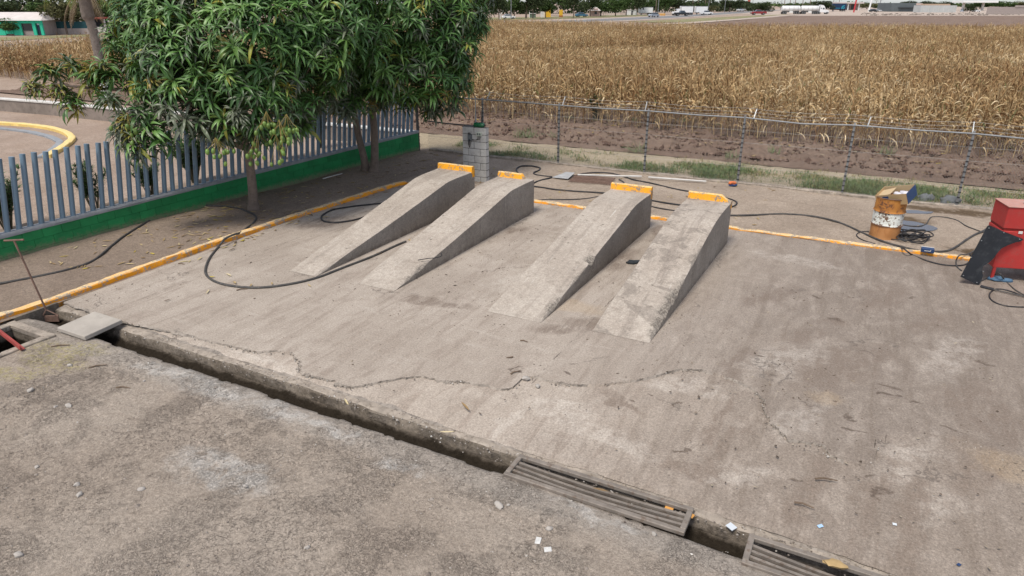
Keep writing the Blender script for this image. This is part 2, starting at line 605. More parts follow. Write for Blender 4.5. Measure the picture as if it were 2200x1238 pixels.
def ramp_concrete(name='ramp concrete', stain=0.0):
    t = NT(name)
    p = t.pos(rnd_off=True)
    q = t.pos()
    big = t.noise(p, 1.1, 5, .6)
    mid = t.noise(p, 5, 6, .66)
    fine = t.noise(p, 34, 5, .7)
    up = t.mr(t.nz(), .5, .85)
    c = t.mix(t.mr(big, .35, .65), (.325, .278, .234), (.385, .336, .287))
    # side faces: form-cast concrete, shade painted in as darker grey, with runs of water
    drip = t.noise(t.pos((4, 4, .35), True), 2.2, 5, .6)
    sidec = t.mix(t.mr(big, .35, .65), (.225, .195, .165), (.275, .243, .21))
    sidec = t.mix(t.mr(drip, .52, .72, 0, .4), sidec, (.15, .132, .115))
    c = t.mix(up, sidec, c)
    scr = t.noise(t.pos((9, .5, 1), True), 2.4, 5, .7, .5)
    c = t.mix(t.ma('MULTIPLY', t.mr(scr, .6, .7, 0, .55), up), c, (.53, .5, .45))
    c = t.mix(t.mr(mid, .53, .72, 0, .6), c, (.22, .182, .148))
    trk = t.noise(t.pos((3.2, .16, 1), True), 1.3, 4, .6, .3)
    c = t.mix(t.ma('MULTIPLY', t.mr(trk, .5, .66, 0, .5 + stain * .3), up), c, (.225, .188, .158))
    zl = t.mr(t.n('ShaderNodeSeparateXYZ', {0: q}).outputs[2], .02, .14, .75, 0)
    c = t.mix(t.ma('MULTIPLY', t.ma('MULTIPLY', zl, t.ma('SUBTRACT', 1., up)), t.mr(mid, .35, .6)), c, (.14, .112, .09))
    if stain:
        blot = t.noise(p, 2.1, 5, .6, .8)
        c = t.mix(t.ma('MULTIPLY', t.mr(blot, .53, .6, 0, stain), up), c, (.21, .178, .15))
    d = t.vor(p, 5.5)
    k = t.n('ShaderNodeSeparateColor', {0: t.vor(p, 5.5, out='Color')}).outputs[0]
    m = t.ma('MULTIPLY', t.mr(d, .1, .2, 1, 0), t.mr(k, .74, .78))
    c = t.mix(t.ma('MULTIPLY', t.ma('MULTIPLY', m, up), .7), c, (.13, .105, .082))
    foot = t.mr(t.n('ShaderNodeSeparateXYZ', {0: q}).outputs[1], .1, 1.6, 1, 0)
    c = t.mix(t.ma('MULTIPLY', foot, t.mr(t.noise(p, 7, 5, .7), .42, .66, 0, .3)), c, (.42, .375, .325))
    c = t.mix(t.attr(), c, t.mix(t.mr(t.noise(p, 30, 5, .8), .4, .6), (.13, .11, .092), (.33, .29, .245)))
    c = t.vary(c, t.noise(p, 13, 6, .75), .78, 1.22)
    c = t.vary(c, fine, .7, 1.3)
    c = t.vary(c, t.noise(p, 110, 3), .8, 1.2)
    h = t.ma('ADD', t.ma('MULTIPLY', fine, .6), mid)
    h = t.ma('ADD', h, t.ma('MULTIPLY', t.ma('MULTIPLY', t.noise(p, 60, 4, .8), t.attr()), 3.))
    return t.done(c, .88, t.bump(h, .4, .015), 0, .25)


M_pad = concrete_pad()
M_dirt = dirt('near dirt', (.375, .308, .250), (.42, .352, .29), (.30, .24, .19),
              powder=[(470, 838, .7, .3, 0), (600, 882, .7, .2, 0), (715, 918, .6, .15, 0), (860, 1003, .35, .15, 0), (400, 800, .5, .2, 0), (1270, 1105, .6, .1, 0), (1560, 1160, .5, .1, 0), (330, 790, .5, .15, 0), (480, 1010, .9, .3, 0)],
              straw=[(150, 745, .8, .28, 20), (40, 800, .6, .25, 20), (120, 770, .7, .3, 0)], cracks=.4, bump=.9)
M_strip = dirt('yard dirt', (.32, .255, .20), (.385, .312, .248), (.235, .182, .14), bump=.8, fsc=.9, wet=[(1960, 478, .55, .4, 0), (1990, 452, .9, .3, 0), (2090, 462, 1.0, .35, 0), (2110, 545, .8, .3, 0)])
M_soil = dirt('ploughed soil', (.165, .112, .085), (.21, .15, .115), (.08, .053, .04), bump=1.0, fsc=.5)
M_land = dirt('open ground', (.30, .225, .175), (.355, .275, .22), (.215, .158, .122), bump=.7, fsc=.7)
M_verge = dirt('dry verge', (.17, .17, .085), (.27, .23, .13), (.10, .12, .05), bump=.6, fsc=.5)
M_asph = plain('asphalt', (.17, .165, .165), .85, .12, .2, (.22, .21, .2), .5, .2, 30)
M_sand = dirt('pale sand', (.37, .30, .25), (.41, .335, .28), (.29, .23, .19), bump=.4, fsc=.3)
t = NT('depth-shaded channel concrete')
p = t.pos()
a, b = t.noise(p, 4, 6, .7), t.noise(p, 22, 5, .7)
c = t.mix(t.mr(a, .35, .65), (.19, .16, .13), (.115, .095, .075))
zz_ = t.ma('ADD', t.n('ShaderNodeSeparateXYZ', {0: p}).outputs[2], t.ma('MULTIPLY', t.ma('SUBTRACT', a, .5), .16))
c = t.mix(t.mr(zz_, -.17, -.23), c, (.024, .019, .014))  # painted shade: concrete blackens with depth to give the dark slot
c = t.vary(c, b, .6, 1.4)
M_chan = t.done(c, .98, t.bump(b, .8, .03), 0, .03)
M_ledge = plain('crumbling concrete', (.285, .242, .20), .9, .4, 5., (.14, .112, .086), .85, 1.0, 30)
M_kerb = worn_paint('yellow kerb paint', (.80, .31, .012), (.68, .54, .31), (.33, .275, .225), .56, .95)
M_stop = worn_paint('orange yellow stop paint', (.78, .34, .015), (.76, .58, .30), (.24, .2, .165), .567, .8)
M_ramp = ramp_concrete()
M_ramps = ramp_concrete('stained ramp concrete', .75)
M_green = plain('green wall paint', (.014, .205, .064), .6, .22, 2.2, (.03, .085, .04), .5, .2, 45, spec=.3)
t = NT('green wall paint, splashed')
p = t.pos(rnd_off=True)
gp_ = t.n('ShaderNodeNewGeometry').outputs['Position']
gz_ = t.n('ShaderNodeSeparateXYZ', {0: gp_}).outputs[2]
a, b = t.noise(gp_, 1.8, 5, .65), t.noise(gp_, 14, 5, .7)
c = t.mix(t.mr(a, .35, .65), (.016, .215, .067), (.012, .165, .052))
c = t.vary(c, t.rand(), .93, 1.07)
sp = t.ma('ADD', gz_, t.ma('MULTIPLY', t.ma('SUBTRACT', b, .5), .35))
c = t.mix(t.mr(sp, .22, .0, 0, .75), c, (.20, .15, .11))
c = t.mix(t.mr(b, .58, .7, 0, .5), c, (.03, .10, .045))
M_green = t.done(c, .6, t.bump(t.noise(gp_, 50, 4), .25, .01), 0, .3)
M_cope = plain('grey coping', (.235, .245, .26), .75, .2, 3, (.33, .33, .33), .5, .3, 40)
M_bar = plain('blue grey enamel', (.118, .178, .235), .42, .1, 2, (.17, .23, .28), .4, .05, 60, spec=.45, rand=.08)
M_black = plain('black rubber', (.022, .022, .025), .55, .3, 4, (.12, .105, .09), .45, .15, 60)
M_blackh = plain('dusty grey rubber', (.055, .052, .05), .6, .3, 5, (.16, .14, .12), .5, .15, 60)
M_galv = plain('galvanised steel', (.23, .235, .24), .45, .2, 6, (.22, .2, .18), .5, .1, 60, metal=.5, spec=.5)
M_wire = plain('dull wire', (.30, .29, .275), .55, .15, 8, metal=.5)
M_steel = plain('rusty grating steel', (.22, .188, .16), .7, .3, 5, (.15, .105, .075), .8, .3, 50, metal=.3, spec=.4)
M_rust = plain('rusty iron', (.17, .105, .08), .8, .3, 8, (.09, .05, .035), .6, .4, 50)
M_block = plain('concrete block', (.41, .40, .38), .92, .14, 5, (.25, .235, .215), .6, .5, 55, rand=.1)
M_mortar = plain('mortar', (.12, .112, .104), .95, .2, 6, bump=.5)
M_red = plain('chalky red paint', (.36, .03, .026), .6, .18, 2., (.27, .06, .05), .5, .12, 50, spec=.35)
M_redbar = plain('faded red steel', (.33, .06, .05), .6, .2, 4, (.2, .06, .05), .5, .2, 50)
M_bark = plain('mango bark', (.175, .135, .11), .95, .25, 6, (.10, .08, .065), .6, 1., 24)
M_white = plain('white paint', (.72, .72, .70), .5, .08, 2, (.5, .47, .43), .4, .08, 40)
M_offwh = plain('dirty white', (.55, .53, .5), .7, .15, 2, (.35, .32, .29), .5, .15, 30)

# ================================================================== ground of the yard
V_DR = 5.78                                  # near edge of the drain
axis = lambda u: np.interp(u, [-12.5, -7, -3, -1, 1, 3, 8], [.07, .05, -.02, -.05, -.14, -.22, -.4])
near_edge = lambda u: V_DR + axis(u) + .05 * fbm(u * 1.3, u * 0 + 2, 4, 4) - .03 * (fbm(u * 5., u * 0, 9, 2) > .22)
PIT = (-12.25, -11.35, 4.78, 5.42)

# near dirt, dense enough for clods, ruts and the broken lip of the drain
nu, nv = 500, 150
us = np.linspace(-12.62, 7.5, nu)
tv = np.linspace(0, 1, nv)
U, T = np.meshgrid(us, tv)
E_ = near_edge(us)[None, :]
Vv = -2.0 + (E_ + 2.0) * T
Z = .035 * fbm(U * .8, Vv * .8, 2, 3) + .016 * fbm(U * 4, Vv * 4, 5, 4) + .010 * np.abs(fbm(U * 11, Vv * 11, 6, 3)) * 1.6
rut = np.sin(U * 3.0 + 1.4 * fbm(U * .6, Vv * .6, 8, 2) + Vv * .55)
Z += .014 * np.clip(rut, -1, .3) * (fbm(U * .5, Vv * .5, 12, 2) > -.05)
Z *= np.clip((E_ - Vv) / .5, .25, 1)
Z -= .01 + .03 * np.clip(1 - (E_ - Vv) / .25, 0, 1) ** 2
extra = np.stack([us, near_edge(us), np.full_like(us, -.52)], -1)
Vp = np.concatenate([np.stack([U, Vv, Z], -1).reshape(-1, 3), extra])
ix = np.arange((nv + 1) * nu).reshape(nv + 1, nu)
F = np.stack([ix[:-1, :-1], ix[:-1, 1:], ix[1:, 1:], ix[1:, :-1]], -1).reshape(-1, 4)
cen = Vp[F].mean(1)
inpit = (cen[:, 0] > PIT[0]) & (cen[:, 0] < PIT[1]) & (cen[:, 1] > PIT[2]) & (cen[:, 1] < PIT[3])
np_mesh('dirt_ground', Vp, F[~inpit], M_dirt, (0, 0, YAW), kind='structure')


def near_z(u, v):
    return float(-.01 + (.035 * fbm(u * .8, v * .8, 2, 3) + .016 * fbm(u * 4, v * 4, 5, 4)) * np.clip((V_DR - v) / .5, .25, 1))


# yard dirt: left strip, behind the slab and up to the field
def yard_h(U, V):
    z = .05 * fbm(U * .7, V * .7, 21, 3) + .022 * fbm(U * 3, V * 3, 22, 4) + .03
    z = np.where((U > -12.3) & (V < 16.3), -.25, z)
    return z


def yard_z(u, v):
    return float(yard_h(np.array([u]), np.array([v]))[0])


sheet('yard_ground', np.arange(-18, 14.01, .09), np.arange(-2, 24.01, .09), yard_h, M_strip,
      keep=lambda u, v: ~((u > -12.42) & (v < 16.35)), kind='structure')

# open land to the horizon, in pieces round the yard
mb = MB()
zb = -.04
for u0, u1, v0, v1 in ((-3500, -18, -300, 5000), (14, 3500, -300, 5000), (-18, 14, -300, -2), (-18, 14, 24, 5000)):
    mb.add([(u0, v0, zb), (u1, v0, zb), (u1, v1, zb), (u0, v1, zb)], [[0, 1, 2, 3]])
part('ground', mb, M_land, rot=(0, 0, YAW), kind='structure')

# ploughed strip in front of the corn and bare soil under it
sheet('field_soil', np.arange(-48, 26.01, .12), np.arange(24.0, 33.0, .1),
      lambda U, V: .03 + np.clip((V - 24) / 1.2, 0, 1) * (.06 * np.sin(V * 5.2 + 1.2 * fbm(U * .3, V * .3, 31, 2)) + .2 * fbm(U * 1.8, V * 2.6, 30, 4) + .2 * np.abs(fbm(U * 4.5, V * 4.5, 33, 2))),
      M_soil, kind='structure')

# ------------------------------------------------------------------ the slab: lower pour, thin worn topping, drain channel
mb = MB()
uu = np.linspace(-12.42, 10.5, 360)
lip = lambda u: V_DR + axis(u) + np.interp(u, [-12.5, -10, -6, -3, 8], [.55, .60, .60, .56, .52]) + .07 * fbm(u * 1.1, u * 0, 41, 4)
vs0, fs0 = [], []
for u in uu:
    vs0 += [(u, float(lip(u)) - .02 + .03 * float(fbm(u * 6, u * 0 + 3, 42, 3)), -.045), (u, float(lip(u)) + .07 + .03 * float(fbm(u * 9, u * 0, 43, 3)), -.006), (u, 16.42, 0.0)]
for i in range(len(uu) - 1):
    a = i * 3
    fs0 += [[a, a + 3, a + 4, a + 1], [a + 1, a + 4, a + 5, a + 2]]
mb.add(vs0, fs0)
part('concrete_slab', mb, M_pad, rot=(0, 0, YAW), smooth=True, angle=30, kind='structure')

M_edge = plain('broken concrete edge', (.26, .225, .192), .95, .45, 6., (.10, .083, .068), .8, .9, 40)
crack = [(-12.42, 6.36), (-11.4, 6.34), (-10.6, 6.36), (-9.6, 6.44), (-8.5, 6.52), (-7.9, 6.56), (-7.55, 6.79), (-7.2, 6.72), (-7.03, 6.61), (-6.86, 6.44), (-6.6, 6.40), (-6.2, 6.40), (-5.89, 6.46), (-5.6, 6.78),
         (-5.27, 7.1), (-4.78, 7.21), (-4.54, 7.32), (-3.92, 7.42), (-3.84, 7.84), (-3.35, 7.9), (-2.91, 8.05), (-2.6, 8.3), (-2.27, 8.61), (-1.98, 9.02), (-1.74, 9.17), (-1.41, 9.19), (-1.06, 9.09), (-.7, 8.76),
         (-.62, 8.43), (-.4, 8.1), (-.23, 7.93), (.07, 7.99), (.25, 7.81), (.54, 7.86), (.68, 8.09), (.7, 8.47), (1.04, 8.76), (1.3, 8.95), (1.79, 8.88), (2.24, 8.7), (3.5, 8.9), (5, 8.4), (7.5, 8.8), (10.5, 8.6)]
cr = catmull([(a, b + .05 * (a < -6), 0) for a, b in crack], 20)
top, bot = [], []
TOP = .024
dr = random.Random(5)
for i, q in enumerate(cr):
    n_ = .07 * float(fbm(i * .17, 1.3, 51, 5)) + .015 * dr.uniform(-1, 1) * (abs(float(vn(i * .07, 3., 5))) > .12)
    e = .006 + .06 * max(0, float(fbm(i * .13, 7.7, 6, 3)) - .02)
    top.append((q.x + n_ * .4, q.y + n_ + e, TOP))
    bz = -.004
    if q.x > .3:
        e = .02 + min(.35, (q.x - .3) * .9)
    bot.append((q.x + n_ * .4 + dr.uniform(-.012, .012), q.y + n_ - e * .6 + dr.uniform(-.012, .012), bz))
mb = MB()
n_ = len(top)
mb.add(bot + top + [(top[-1][0], 16.41, TOP), (top[0][0], 16.41, TOP)], [[i, i + 1, n_ + i + 1, n_ + i] for i in range(n_ - 1)] + [[n_ + i for i in range(n_)] + [2 * n_, 2 * n_ + 1]])
for f_i in range(n_ - 1):
    mb.m[f_i] = 1 if top[f_i][0] < .35 and vn(f_i * .05, 4., 3) > -.22 else 0
o = part('slab_topping', mb, [M_pad, M_edge], rot=(0, 0, YAW), smooth=True, angle=30, kind='structure')
o.data.polygons[len(o.data.polygons) - 1].use_smooth = False

# crumbs along the broken edges
mb = MB()
for i in range(2600):
    if i < 700:
        k = dr.randrange(30, len(cr) - 60)
        q = cr[k]
        u, v, z = q.x + dr.gauss(0, .03), q.y + dr.gauss(.0, .035), .012
        if abs(float(vn(k * .05, 2., 7))) < .08:
            continue
    else:
        u = dr.uniform(-12, 4)
        v, z = float(lip(u)) - .08 + dr.gauss(.0, .10), -.055
    r_ = dr.uniform(.004, .017) * (1.5 if dr.random() < .06 else 1)
    mb.blob((u, v, z), (r_, r_ * dr.uniform(.7, 1.2), r_ * .8), i, 0, dr.random(), sub=0) if False else None
    a = [dr.uniform(.6, 1.2) * r_ for _ in range(6)]
    mb.add([(u + a[0], v, z), (u, v + a[1], z), (u - a[2], v, z), (u, v - a[3], z), (u, v, z + a[4]), (u, v, z - a[5])],
           [[0, 1, 4], [1, 2, 4], [2, 3, 4], [3, 0, 4], [1, 0, 5], [2, 1, 5], [3, 2, 5], [0, 3, 5]], 0, dr.random())
M_grav = tinted('gravel stone', [(0, (.13, .105, .088)), (.5, (.25, .215, .185)), (.9, (.36, .325, .29)), (1, (.5, .47, .43))], .95, 0, .2)
part('rubble', mb, M_grav, rot=(0, 0, YAW), kind='stuff')

# drain: ledge, wall, bottom
mb = MB()
vs0, fs0 = [], []
ud = np.linspace(-12.42, 8, 380)
K = 8
for u in ud:
    j = lambda s_, a_: a_ * float(fbm(u * 2.2, s_ * 3.1, 60 + s_, 3))
    L = float(lip(u))
    E0 = V_DR + float(axis(u))
    prof = [(L + .06, -.03), (E0 + .54 + j(7, .07), -.05 + j(2, .025)), (E0 + .48 + j(7, .05), -.052 + j(2, .025)), (E0 + .425 + j(3, .05), -.058 + j(4, .025)), (E0 + .40 + j(3, .05), -.078 + j(5, .025)), (E0 + .385 + j(6, .03), -.2), (E0 + .2, -.32), (E0 + .1, -.5)]
    vs0 += [(u, a_, b_) for a_, b_ in prof]
for i in range(len(ud) - 1):
    for k in range(K - 1):
        fs0.append([i * K + k, i * K + k + 1, (i + 1) * K + k + 1, (i + 1) * K + k])
mb.add(vs0, fs0)
for f_i, f in enumerate(mb.f):
    mb.m[f_i] = 2 if f_i % (K - 1) == 0 else (0 if f_i % (K - 1) < 3 else 1)
mb.box((-12.44, 5.95, -.2), (.06, .75, .5), mi=1)
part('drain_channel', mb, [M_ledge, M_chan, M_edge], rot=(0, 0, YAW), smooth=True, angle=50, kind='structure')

# open inspection pit at the left edge
mb = MB()
u0, u1, v0, v1 = PIT
for c, d in ((((u0 + u1) / 2, v0 - .06, -.02), (u1 - u0 + .26, .12, .1)), (((u0 + u1) / 2, v1 + .07, -.02), (u1 - u0 + .26, .14, .1)), ((u1 + .06, (v0 + v1) / 2, -.022), (.13, v1 - v0, .1)), ((u0 - .06, (v0 + v1) / 2, -.022), (.13, v1 - v0, .1))):
    mb.box(c, d, .012)
for c, d in ((((u0 + u1) / 2, v0 - .03, -.35), (u1 - u0 + .1, .05, .6)), (((u0 + u1) / 2, v1 + .03, -.35), (u1 - u0 + .1, .05, .6)), ((u1 + .03, (v0 + v1) / 2, -.35), (.05, v1 - v0, .6)), ((u0 - .03, (v0 + v1) / 2, -.35), (.05, v1 - v0, .6)), (((u0 + u1) / 2, (v0 + v1) / 2, -.66), (u1 - u0 + .1, v1 - v0 + .1, .04))):
    mb.box(c, d, 0, mi=1)
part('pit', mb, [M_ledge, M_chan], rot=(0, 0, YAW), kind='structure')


# ------------------------------------------------------------------ kerbs
def swept_kerb(name, pts, w, h0, h1, mat, seed=0, wear=.004, z0=-.08, miss=None):
    P = [Vector(p) for p in pts]
    dense = []
    for a, b in zip(P[:-1], P[1:]):
        n = max(2, int((b - a).length / .07))
        dense += [a.lerp(b, i / n) for i in range(n)]
    dense.append(P[-1])
    vs_, fs = [], []
    sec = [(-.5, 0), (-.5, .82), (-.38, 1), (-.12, 1.0), (.12, 1.0), (.38, 1), (.5, .82), (.5, 0)]
    m = len(sec)
    for i, q in enumerate(dense):
        d = (dense[min(i + 1, len(dense) - 1)] - dense[max(i - 1, 0)]).normalized()
        nrm = Vector((d.y, -d.x, 0))
        hh = h0 + (h1 - h0) * i / len(dense)
        if miss:
            hh *= miss(i / len(dense))
        for k, (a, b) in enumerate(sec):
            jx = wear * 2 * float(fbm(i * .33 + k * 5.1, k * 2.2, seed + 70, 3))
            jz = wear * 2 * float(fbm(i * .33 + k * 3.1, k * 4.2, seed + 80, 3))
            vs_.append(q + nrm * (a * w + jx) + Vector((0, 0, (z0 if b == 0 else hh * b + jz))))
    for i in range(len(dense) - 1):
        for k in range(m - 1):
            fs.append([i * m + k, (i + 1) * m + k, (i + 1) * m + k + 1, i * m + k + 1])
    fs.append(list(range(m)))
    fs.append([(len(dense) - 1) * m + k for k in range(m)][::-1])
    mb = MB()
    mb.add([tuple(v) for v in vs_], fs)
    return part(name, mb, mat, smooth=True, angle=35, kind='structure')


kl = [(-12.62, 4.0), (-12.62, 5.6), (-12.55, 6.4), (-12.6, 9.5), (-12.52, 12.0), (-12.22, 16.1), (-12.1, 16.47)]
swept_kerb('kerb', [W(a, b) for a, b in kl], .145, .12, .12, M_kerb, 1, .009)
kb = [(-12.02, 16.50), (-9.5, 16.45), (-7.8, 16.42), (-4.3, 16.40), (-2.6, 16.43), (-.4, 16.46), (1.4, 16.48), (2.5, 16.49), (3.5, 16.5)]
swept_kerb('kerb', [W(a, b) for a, b in kb], .14, .085, .08, M_kerb, 2, .013, miss=lambda s: 1.0 if s < .62 or s > .8 else .72 + .25 * float(vn(s * 60, 1., 2)))
kb2 = [(3.55, 16.5), (10.5, 16.55)]
swept_kerb('kerb', [W(a, b) for a, b in kb2], .14, .085, .085, M_kerb, 4, .012)
# concrete footing of the wire fence
swept_kerb('fence_footing', [W(-14.3, 21.1), W(-9.2, 21.05), W(-3.3, 21.05), W(3, 21.07), W(12, 21.05)], .16, .10, .10, M_ledge, 3, .012,
           miss=lambda s: .8 + .45 * float(vn(s * 30, 5., 3)))
# yellow edged garden kerb beyond the green fence
yk = [(-60, 262), (0, 266), (60, 270), (105, 276), (138, 285), (154, 296), (150, 306), (128, 322), (100, 338)]
yp = catmull([G(a, b) for a, b in yk], 5)
swept_kerb('garden_kerb', yp, .25, .09, .09, worn_paint('pale yellow kerb paint', (.70, .50, .16), (.74, .57, .25), (.4, .36, .3), .62, .6), 5, .01)
gp = catmull([G(a, b) for a, b in [(-60, 274), (0, 276), (60, 283), (100, 292), (122, 301), (128, 308), (112, 322), (86, 338)]], 5)
swept_kerb('gutter_strip', gp, .24, .035, .035, M_cope, 6, .008)

# ================================================================== four concrete service ramps
PR = [(0, 0), (.5, .1), (1.0, .19), (2.1, .37), (3.65, .652), (4.72, .855), (5.1, .868), (6.0, .862)]
PR4 = [(0, 0), (.5, .13), (1.0, .245), (1.5, .33), (1.9, .41), (2.83, .63), (3.6, .80), (4.14, .905), (4.6, .945), (5.0, .955), (5.6, .955)]


def ramp(label, ul0, ul1, ur0, ur1, v0, v1, prof, seed, chips, stop):
    """one ramp; chips: list of (start, end, depth) on the right-hand edge"""
    L = v1 - v0
    k = L / prof[-1][0]
    base = W((ul0 + ur0) / 2, v0, TOP)
    t = thing('service_ramp', label, 'ramp', base, YAW, 'concrete wash ramps in a row')
    uc = (ul0 + ur0) / 2
    xs, ys = [p[0] * k for p in prof], [p[1] for p in prof]
    n = 150
    mb = MB()
    na = 9
    vs_, tt, fs = [], [], []
    S = np.linspace(0, L, n)
    Zs = np.interp(S, xs, ys)
    # round the kinks a little
    ker = np.ones(7) / 7
    Zs = np.convolve(np.pad(Zs, 3, mode='edge'), ker, 'valid')
    Zs[0] = 0.004
    for i, s in enumerate(S):
        f = s / L
        a, b = ul0 + (ul1 - ul0) * f - uc, ur0 + (ur1 - ur0) * f - uc
        z = max(Zs[i], .004)
        cl = .012 + .018 * max(0, float(fbm(s * 3, 1., seed, 3)))
        crr = .014 + .025 * max(0, float(fbm(s * 3, 7., seed + 3, 3)))
        ch = 0.
        for c0, c1, dep in chips:
            if c0 < s < c1:
                ch = max(ch, dep * math.sin(math.pi * (s - c0) / (c1 - c0)) ** .6 * (.75 + 1.1 * float(fbm(s * 9, 2., seed + 5, 3))))
        crr = min(crr + ch, z * .95 + .002) if ch == 0 else crr + ch
        zr = max(z - crr * (.8 if ch == 0 else 1.0), .002)
        row = [(a, s, -.03), (a, s, max(z - cl, .002)), (a + cl, s, z)]
        for q in range(1, na):
            w_ = q / na
            x = a + cl + (b - crr - a - cl) * w_
            row.append((x, s, z + .007 * float(fbm(x * 2 + 9, s * 1.4, seed + 1, 3))))
        row += [(b - crr, s, z), (b - ch * .35, s, zr + (z - zr) * .45 if ch == 0 else zr + (z - zr) * (.35 + .3 * float(vn(s * 17, 3., seed)))), (b, s, zr), (b, s, -.03)]
        row[0] = (row[0][0], row[0][1], -.03)
        tt += [0, 0, 0] + [0] * (na - 1) + [min(1, ch * 22)] * 3 + [0]
        vs_ += row
    m = len(row)
    for i in range(n - 1):
        for q in range(m - 1):
            fs.append([i * m + q, (i + 1) * m + q, (i + 1) * m + q + 1, i * m + q + 1][::-1])
    fs.append([(n - 1) * m + q for q in range(m)])
    mb.add(vs_, fs, 0, tt)
    # fix the orientation so that normals look outwards
    me = mb.mesh('ramp_body', [M_ramps if seed == 107 else M_ramp], True, 28)
    bm = bmesh.new()
    bm.from_mesh(me)
    bmesh.ops.recalc_face_normals(bm, faces=bm.faces)
    bm.to_mesh(me)
    bm.free()
    put('ramp_body', me, t)
    # wheel stop on the end
    x0, x1, slope, h = stop
    a, b = ul1 - uc, ur1 - uc
    X0, X1 = a + (b - a) * x0, a + (b - a) * x1
    zt = ys[-1] - .006
    mb = MB()
    pts = []
    ns = 26
    sec = [(-.20, 0), (-.145, .014), (-.135, .3), (-.12, .92), (-.09, 1), (-.03, 1), (-.006, .95), (.006, .3), (.006, -.75 if x1 > .98 else 0)]
    for i in range(ns + 1):
        w_ = i / ns
        x = X0 + (X1 - X0) * w_
        hh = h
        if slope and w_ > 1 - slope:
            hh = h * max(.16, 1 - (w_ - 1 + slope) / slope)
        for q, (dy, dz) in enumerate(sec):
            j = .006 * float(fbm(x * 7 + q * 3.3, q * 1.7, seed + 8, 3))
            pts.append((x, L + dy + j, zt + (hh * dz if dz >= 0 else .15 * dz) + j))
    ms = len(sec)
    fs = [[i * ms + q, (i + 1) * ms + q, (i + 1) * ms + q + 1, i * ms + q + 1] for i in range(ns) for q in range(ms - 1)]
    fs += [[q for q in range(ms)][::-1], [ns * ms + q for q in range(ms)]]
    mb.add(pts, fs)
    if x1 > .98:
        # paint carried down over the corner of the side face
        mb.box((X1 + .0015, L - .055, zt - .05), (.006, .12, .14 + h * .2), .001)
    part('wheel_stop', mb, M_stop, t, smooth=True, angle=35)
    return t


ramp('leftmost concrete ramp nearest the left kerb with a full orange stop on its end', -9.93, -10.26, -9.24, -9.20, 9.45, 15.6, PR, 101, [(.15, .5, .02)], (0, 1, 0, .15))
ramp('second concrete ramp from the left, thin scratches near its foot and a short orange stop', -8.31, -8.37, -7.43, -7.40, 9.56, 15.5, PR, 103, [(.2, 1.3, .03)], (0, .76, .1, .13))
ramp('third concrete ramp from the left with a chipped hole in its right edge', -5.46, -5.36, -4.41, -4.37, 9.57, 15.62, PR, 105, [(0.05, .9, .05), (2.12, 2.42, .09), (1.2, 2.0, .02)], (0, 1, 0, .15))
ramp('rightmost concrete ramp, stained, with a broken right edge and blackened orange stop', -3.54, -3.43, -2.57, -2.49, 9.68, 15.28, PR4, 107, [(.1, 1.95, .085), (2.2, 3.1, .03)], (0, 1, .24, .15))

# ================================================================== green block wall with tube bars
fa, fb = G(0, 562), G(895, 325)
fd = (fb - fa).normalized()
fyaw = math.atan2(fd.y, fd.x)
S0, S1 = -1.9, 13.78
fz = lambda s: .50 + .013 * s - .02            # underside of the coping
fence = thing('tube_fence', 'green block wall carrying blue grey leaning steel tubes behind the mango trees', 'fence', fa, fyaw)
bm_ = MB().box((0, 0, 0), (.3955, .15, .1955), .0035)
blk = bm_.mesh('block', [M_green])
row_h = .2
k = 0
for r_ in range(4):
    s = S0 + (.2 if r_ % 2 else 0) + .2
    while s < S1 - .15:
        zc = fz(s) - .1 - row_h * r_
        o = put('block', blk, fence, (s, .0 + .003 * rnd.uniform(-1, 1), zc), (0, -math.atan(.013), 0))
        s += .4
mb = MB()
mb.box(((S0 + S1) / 2, .002, fz((S0 + S1) / 2) - .42), (S1 - S0, .128, .84), 0, M=None)
o = part('wall_core', mb, M_green, fence)
o.rotation_euler = (0, -math.atan(.013), 0)
o.location = (0, 0, (fz((S0 + S1) / 2)) - (fz((S0 + S1) / 2) + .013 * (S0 + S1) / 2 * 0) - .09)
mb = MB()
vs_ = []
ss = np.linspace(S0, S1, 120)
sec = [(-.10, 0), (-.105, .05), (-.085, .085), (.085, .085), (.105, .05), (.10, 0)]
for s in ss:
    for y, z in sec:
        vs_.append((s, y + .006 * float(vn(s * 3, y * 20, 3)), fz(s) + z + .006 * float(vn(s * 4, y * 30, 8))))
m = len(sec)
mb.add(vs_, [[i * m + q, (i + 1) * m + q, (i + 1) * m + q + 1, i * m + q + 1] for i in range(119) for q in range(m - 1)] + [list(range(m)), [119 * m + q for q in range(m)][::-1]])
part('coping', mb, M_cope, fence, smooth=True, angle=35)
bar = MB()
bar.tube([(0, 0, 0), (0, 0, 1.0)], .055, 14)
barm = bar.mesh('bar', [M_bar], True, 50)
cap = MB().lathe([(.0, .012), (.075, .010), (.085, -.01)], 12).mesh('collar', [M_cope])
s = -1.5
while s < S1 - .15:
    zb_, zt_ = fz(s) + .08, 2.09 - .011 * max(0, s - 6) + .015 * rnd.uniform(-1, 1)
    h = zt_ - zb_
    o = put('bar', barm, fence, (s, 0, zb_), (rnd.gauss(0, .006), R(8.0) + rnd.gauss(0, .007), 0))
    o.scale = (1, 1, h)
    put('collar', cap, fence, (s, 0, zb_))
    s += .2235
mb = MB().box((S1 + .05, 0, 1.0), (.07, .09, 2.2), .006)
for i in range(16):
    mb.box((S1 + .05, -.05, .15 + i * .12), (.085, .03, .02), .004)
part('end_post', mb, M_blackh, fence)

